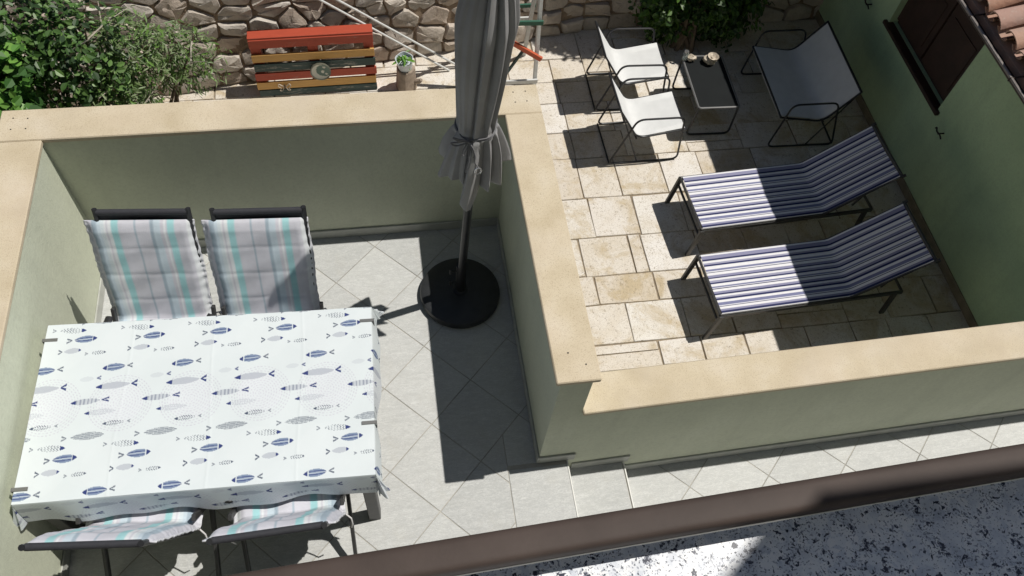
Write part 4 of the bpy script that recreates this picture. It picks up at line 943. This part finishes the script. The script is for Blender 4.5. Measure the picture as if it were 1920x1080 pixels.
t = NT('jar_glass', .08); t.b.inputs['Transmission Weight'].default_value = .9; t.b.inputs['IOR'].default_value = 1.2; t.b.inputs['Base Color'].default_value = (.85, .9, .9, 1); M['glass'] = t.m
MB().lathe([(.026, 0), (.028, .02), (.028, .075), (.022, .085), (.022, .095), (.019, .095), (.019, .085), (.025, .073), (.024, .006), (.0, .005)], n=18).build('body', 'glass', gj)
MB().lathe([(.023, .0955), (.023, .104), (.0, .1045)], n=16).build('lid', 'steel', gj)
for k, (x, y, r) in enumerate(((3.02, 4.78, .05), (2.93, 4.86, .035))): rock('white_stone', (x, y, ZP + r * .4), r, ('larger pale stone on paving behind coffee table', 'smaller pale stone on paving behind coffee table')[k], 'stone', 20 + k, m='paver', flat=.6)

# ------------------------------------------------------------------ balcony in the foreground and the building it belongs to
mh = empty('balcony_house', (0, -2.5, ZP)); tag(mh, 'green rendered house carrying the balcony the photo is taken from', 'house')
part('wall', MB().cbox(-6, 9, -5.5, -1.8, ZP - .05, 7.0, .01), 'facade', mh, 0)
part('balcony_slab', MB().cbox(-1.6, 3.0, -1.7995, -1.09, 2.93, 3.09, .01), 'facade', mh, 0)
RA = radians(2.1)
gs = empty('granite_ledge', (.55, -1.05, 3.128), RA); tag(gs, 'speckled grey granite ledge inside brown rail in foreground', 'ledge')
MB().cbox(-2.0, 2.4, -.70, .040, -.03, 0, .003).build('slab', 'granite', gs, 0)
br = empty('balcony_rail', (.55, -1.0125, 3.20), RA); tag(br, 'brown rounded metal balcony rail crossing lower right foreground', 'railing')
m_ = MB(); prof_ = [(.0218 * math.copysign(abs(cos(a)) ** .45, cos(a)), .020 * math.copysign(abs(sin(a)) ** .5, sin(a))) for a in np.linspace(0, 2 * pi, 28, endpoint=False)]
for x in np.linspace(-2.2, 2.4, 12): m_.v += [(x, p, q) for p, q in prof_]
m_.f = grid_faces(12, 28, True) + [tuple(range(28)), tuple(11 * 28 + k for k in range(28))[::-1]]
m_.build('handrail', 'rail', br)
for x in (-1.5, -.6, 1.3, 2.2): MB().cbox(x - .012, x + .012, -.008, .008, -.068, -.019, .002).build('bracket', 'rail', br, 0)
m_ = MB(); m_.tube([(-2.2, -.0218, -.008), (2.4, -.0218, -.008)], .0016, 6); m_.build('edge_seam', 'rail_edge', br)
# unseen triangle added outside the frame to cast the shadow on the granite ledge
hh = 2.4; ox, oy = SUN.x / SUN.z * hh, SUN.y / SUN.z * hh
tri = [(.652, -1.012), (-.10, -1.571), (1.9, -1.003)]
sm_ = MB(); nn = 14
for i in range(nn + 1):
    for j in range(nn + 1 - i):
        a_, b_ = i / nn, j / nn; c_ = 1 - a_ - b_; x = a_ * tri[0][0] + b_ * tri[1][0] + c_ * tri[2][0]; y = a_ * tri[0][1] + b_ * tri[1][1] + c_ * tri[2][1]
        sm_.v.append((x + ox, y + oy, 3.13 + hh - .5 * a_ * b_ * c_))
ix = {}; k = 0
for i in range(nn + 1):
    for j in range(nn + 1 - i): ix[i, j] = k; k += 1
for i in range(nn):
    for j in range(nn - i):
        sm_.f.append((ix[i, j], ix[i + 1, j], ix[i, j + 1]))
        if j < nn - i - 1: sm_.f.append((ix[i + 1, j], ix[i + 1, j + 1], ix[i, j + 1]))
sl = empty('added_shadow_caster', (1.8, -1.2, 5.5)); tag(sl, 'added triangular shadow caster over the granite ledge outside the frame', 'shade sail')
part('caster_fabric', sm_, 'canopy', sl)
sc_ = MB()
for (x, y), (ex, ey, ez) in zip(tri, ((.9, -1.81, 5.9), (.6, -1.81, 5.7), (3.9, -1.81, 5.8))): sc_.tube([(x + ox, y + oy, 3.13 + hh), (ex, ey, ez)], .004, 6)
part('caster_cord', sc_, 'cord', sl)
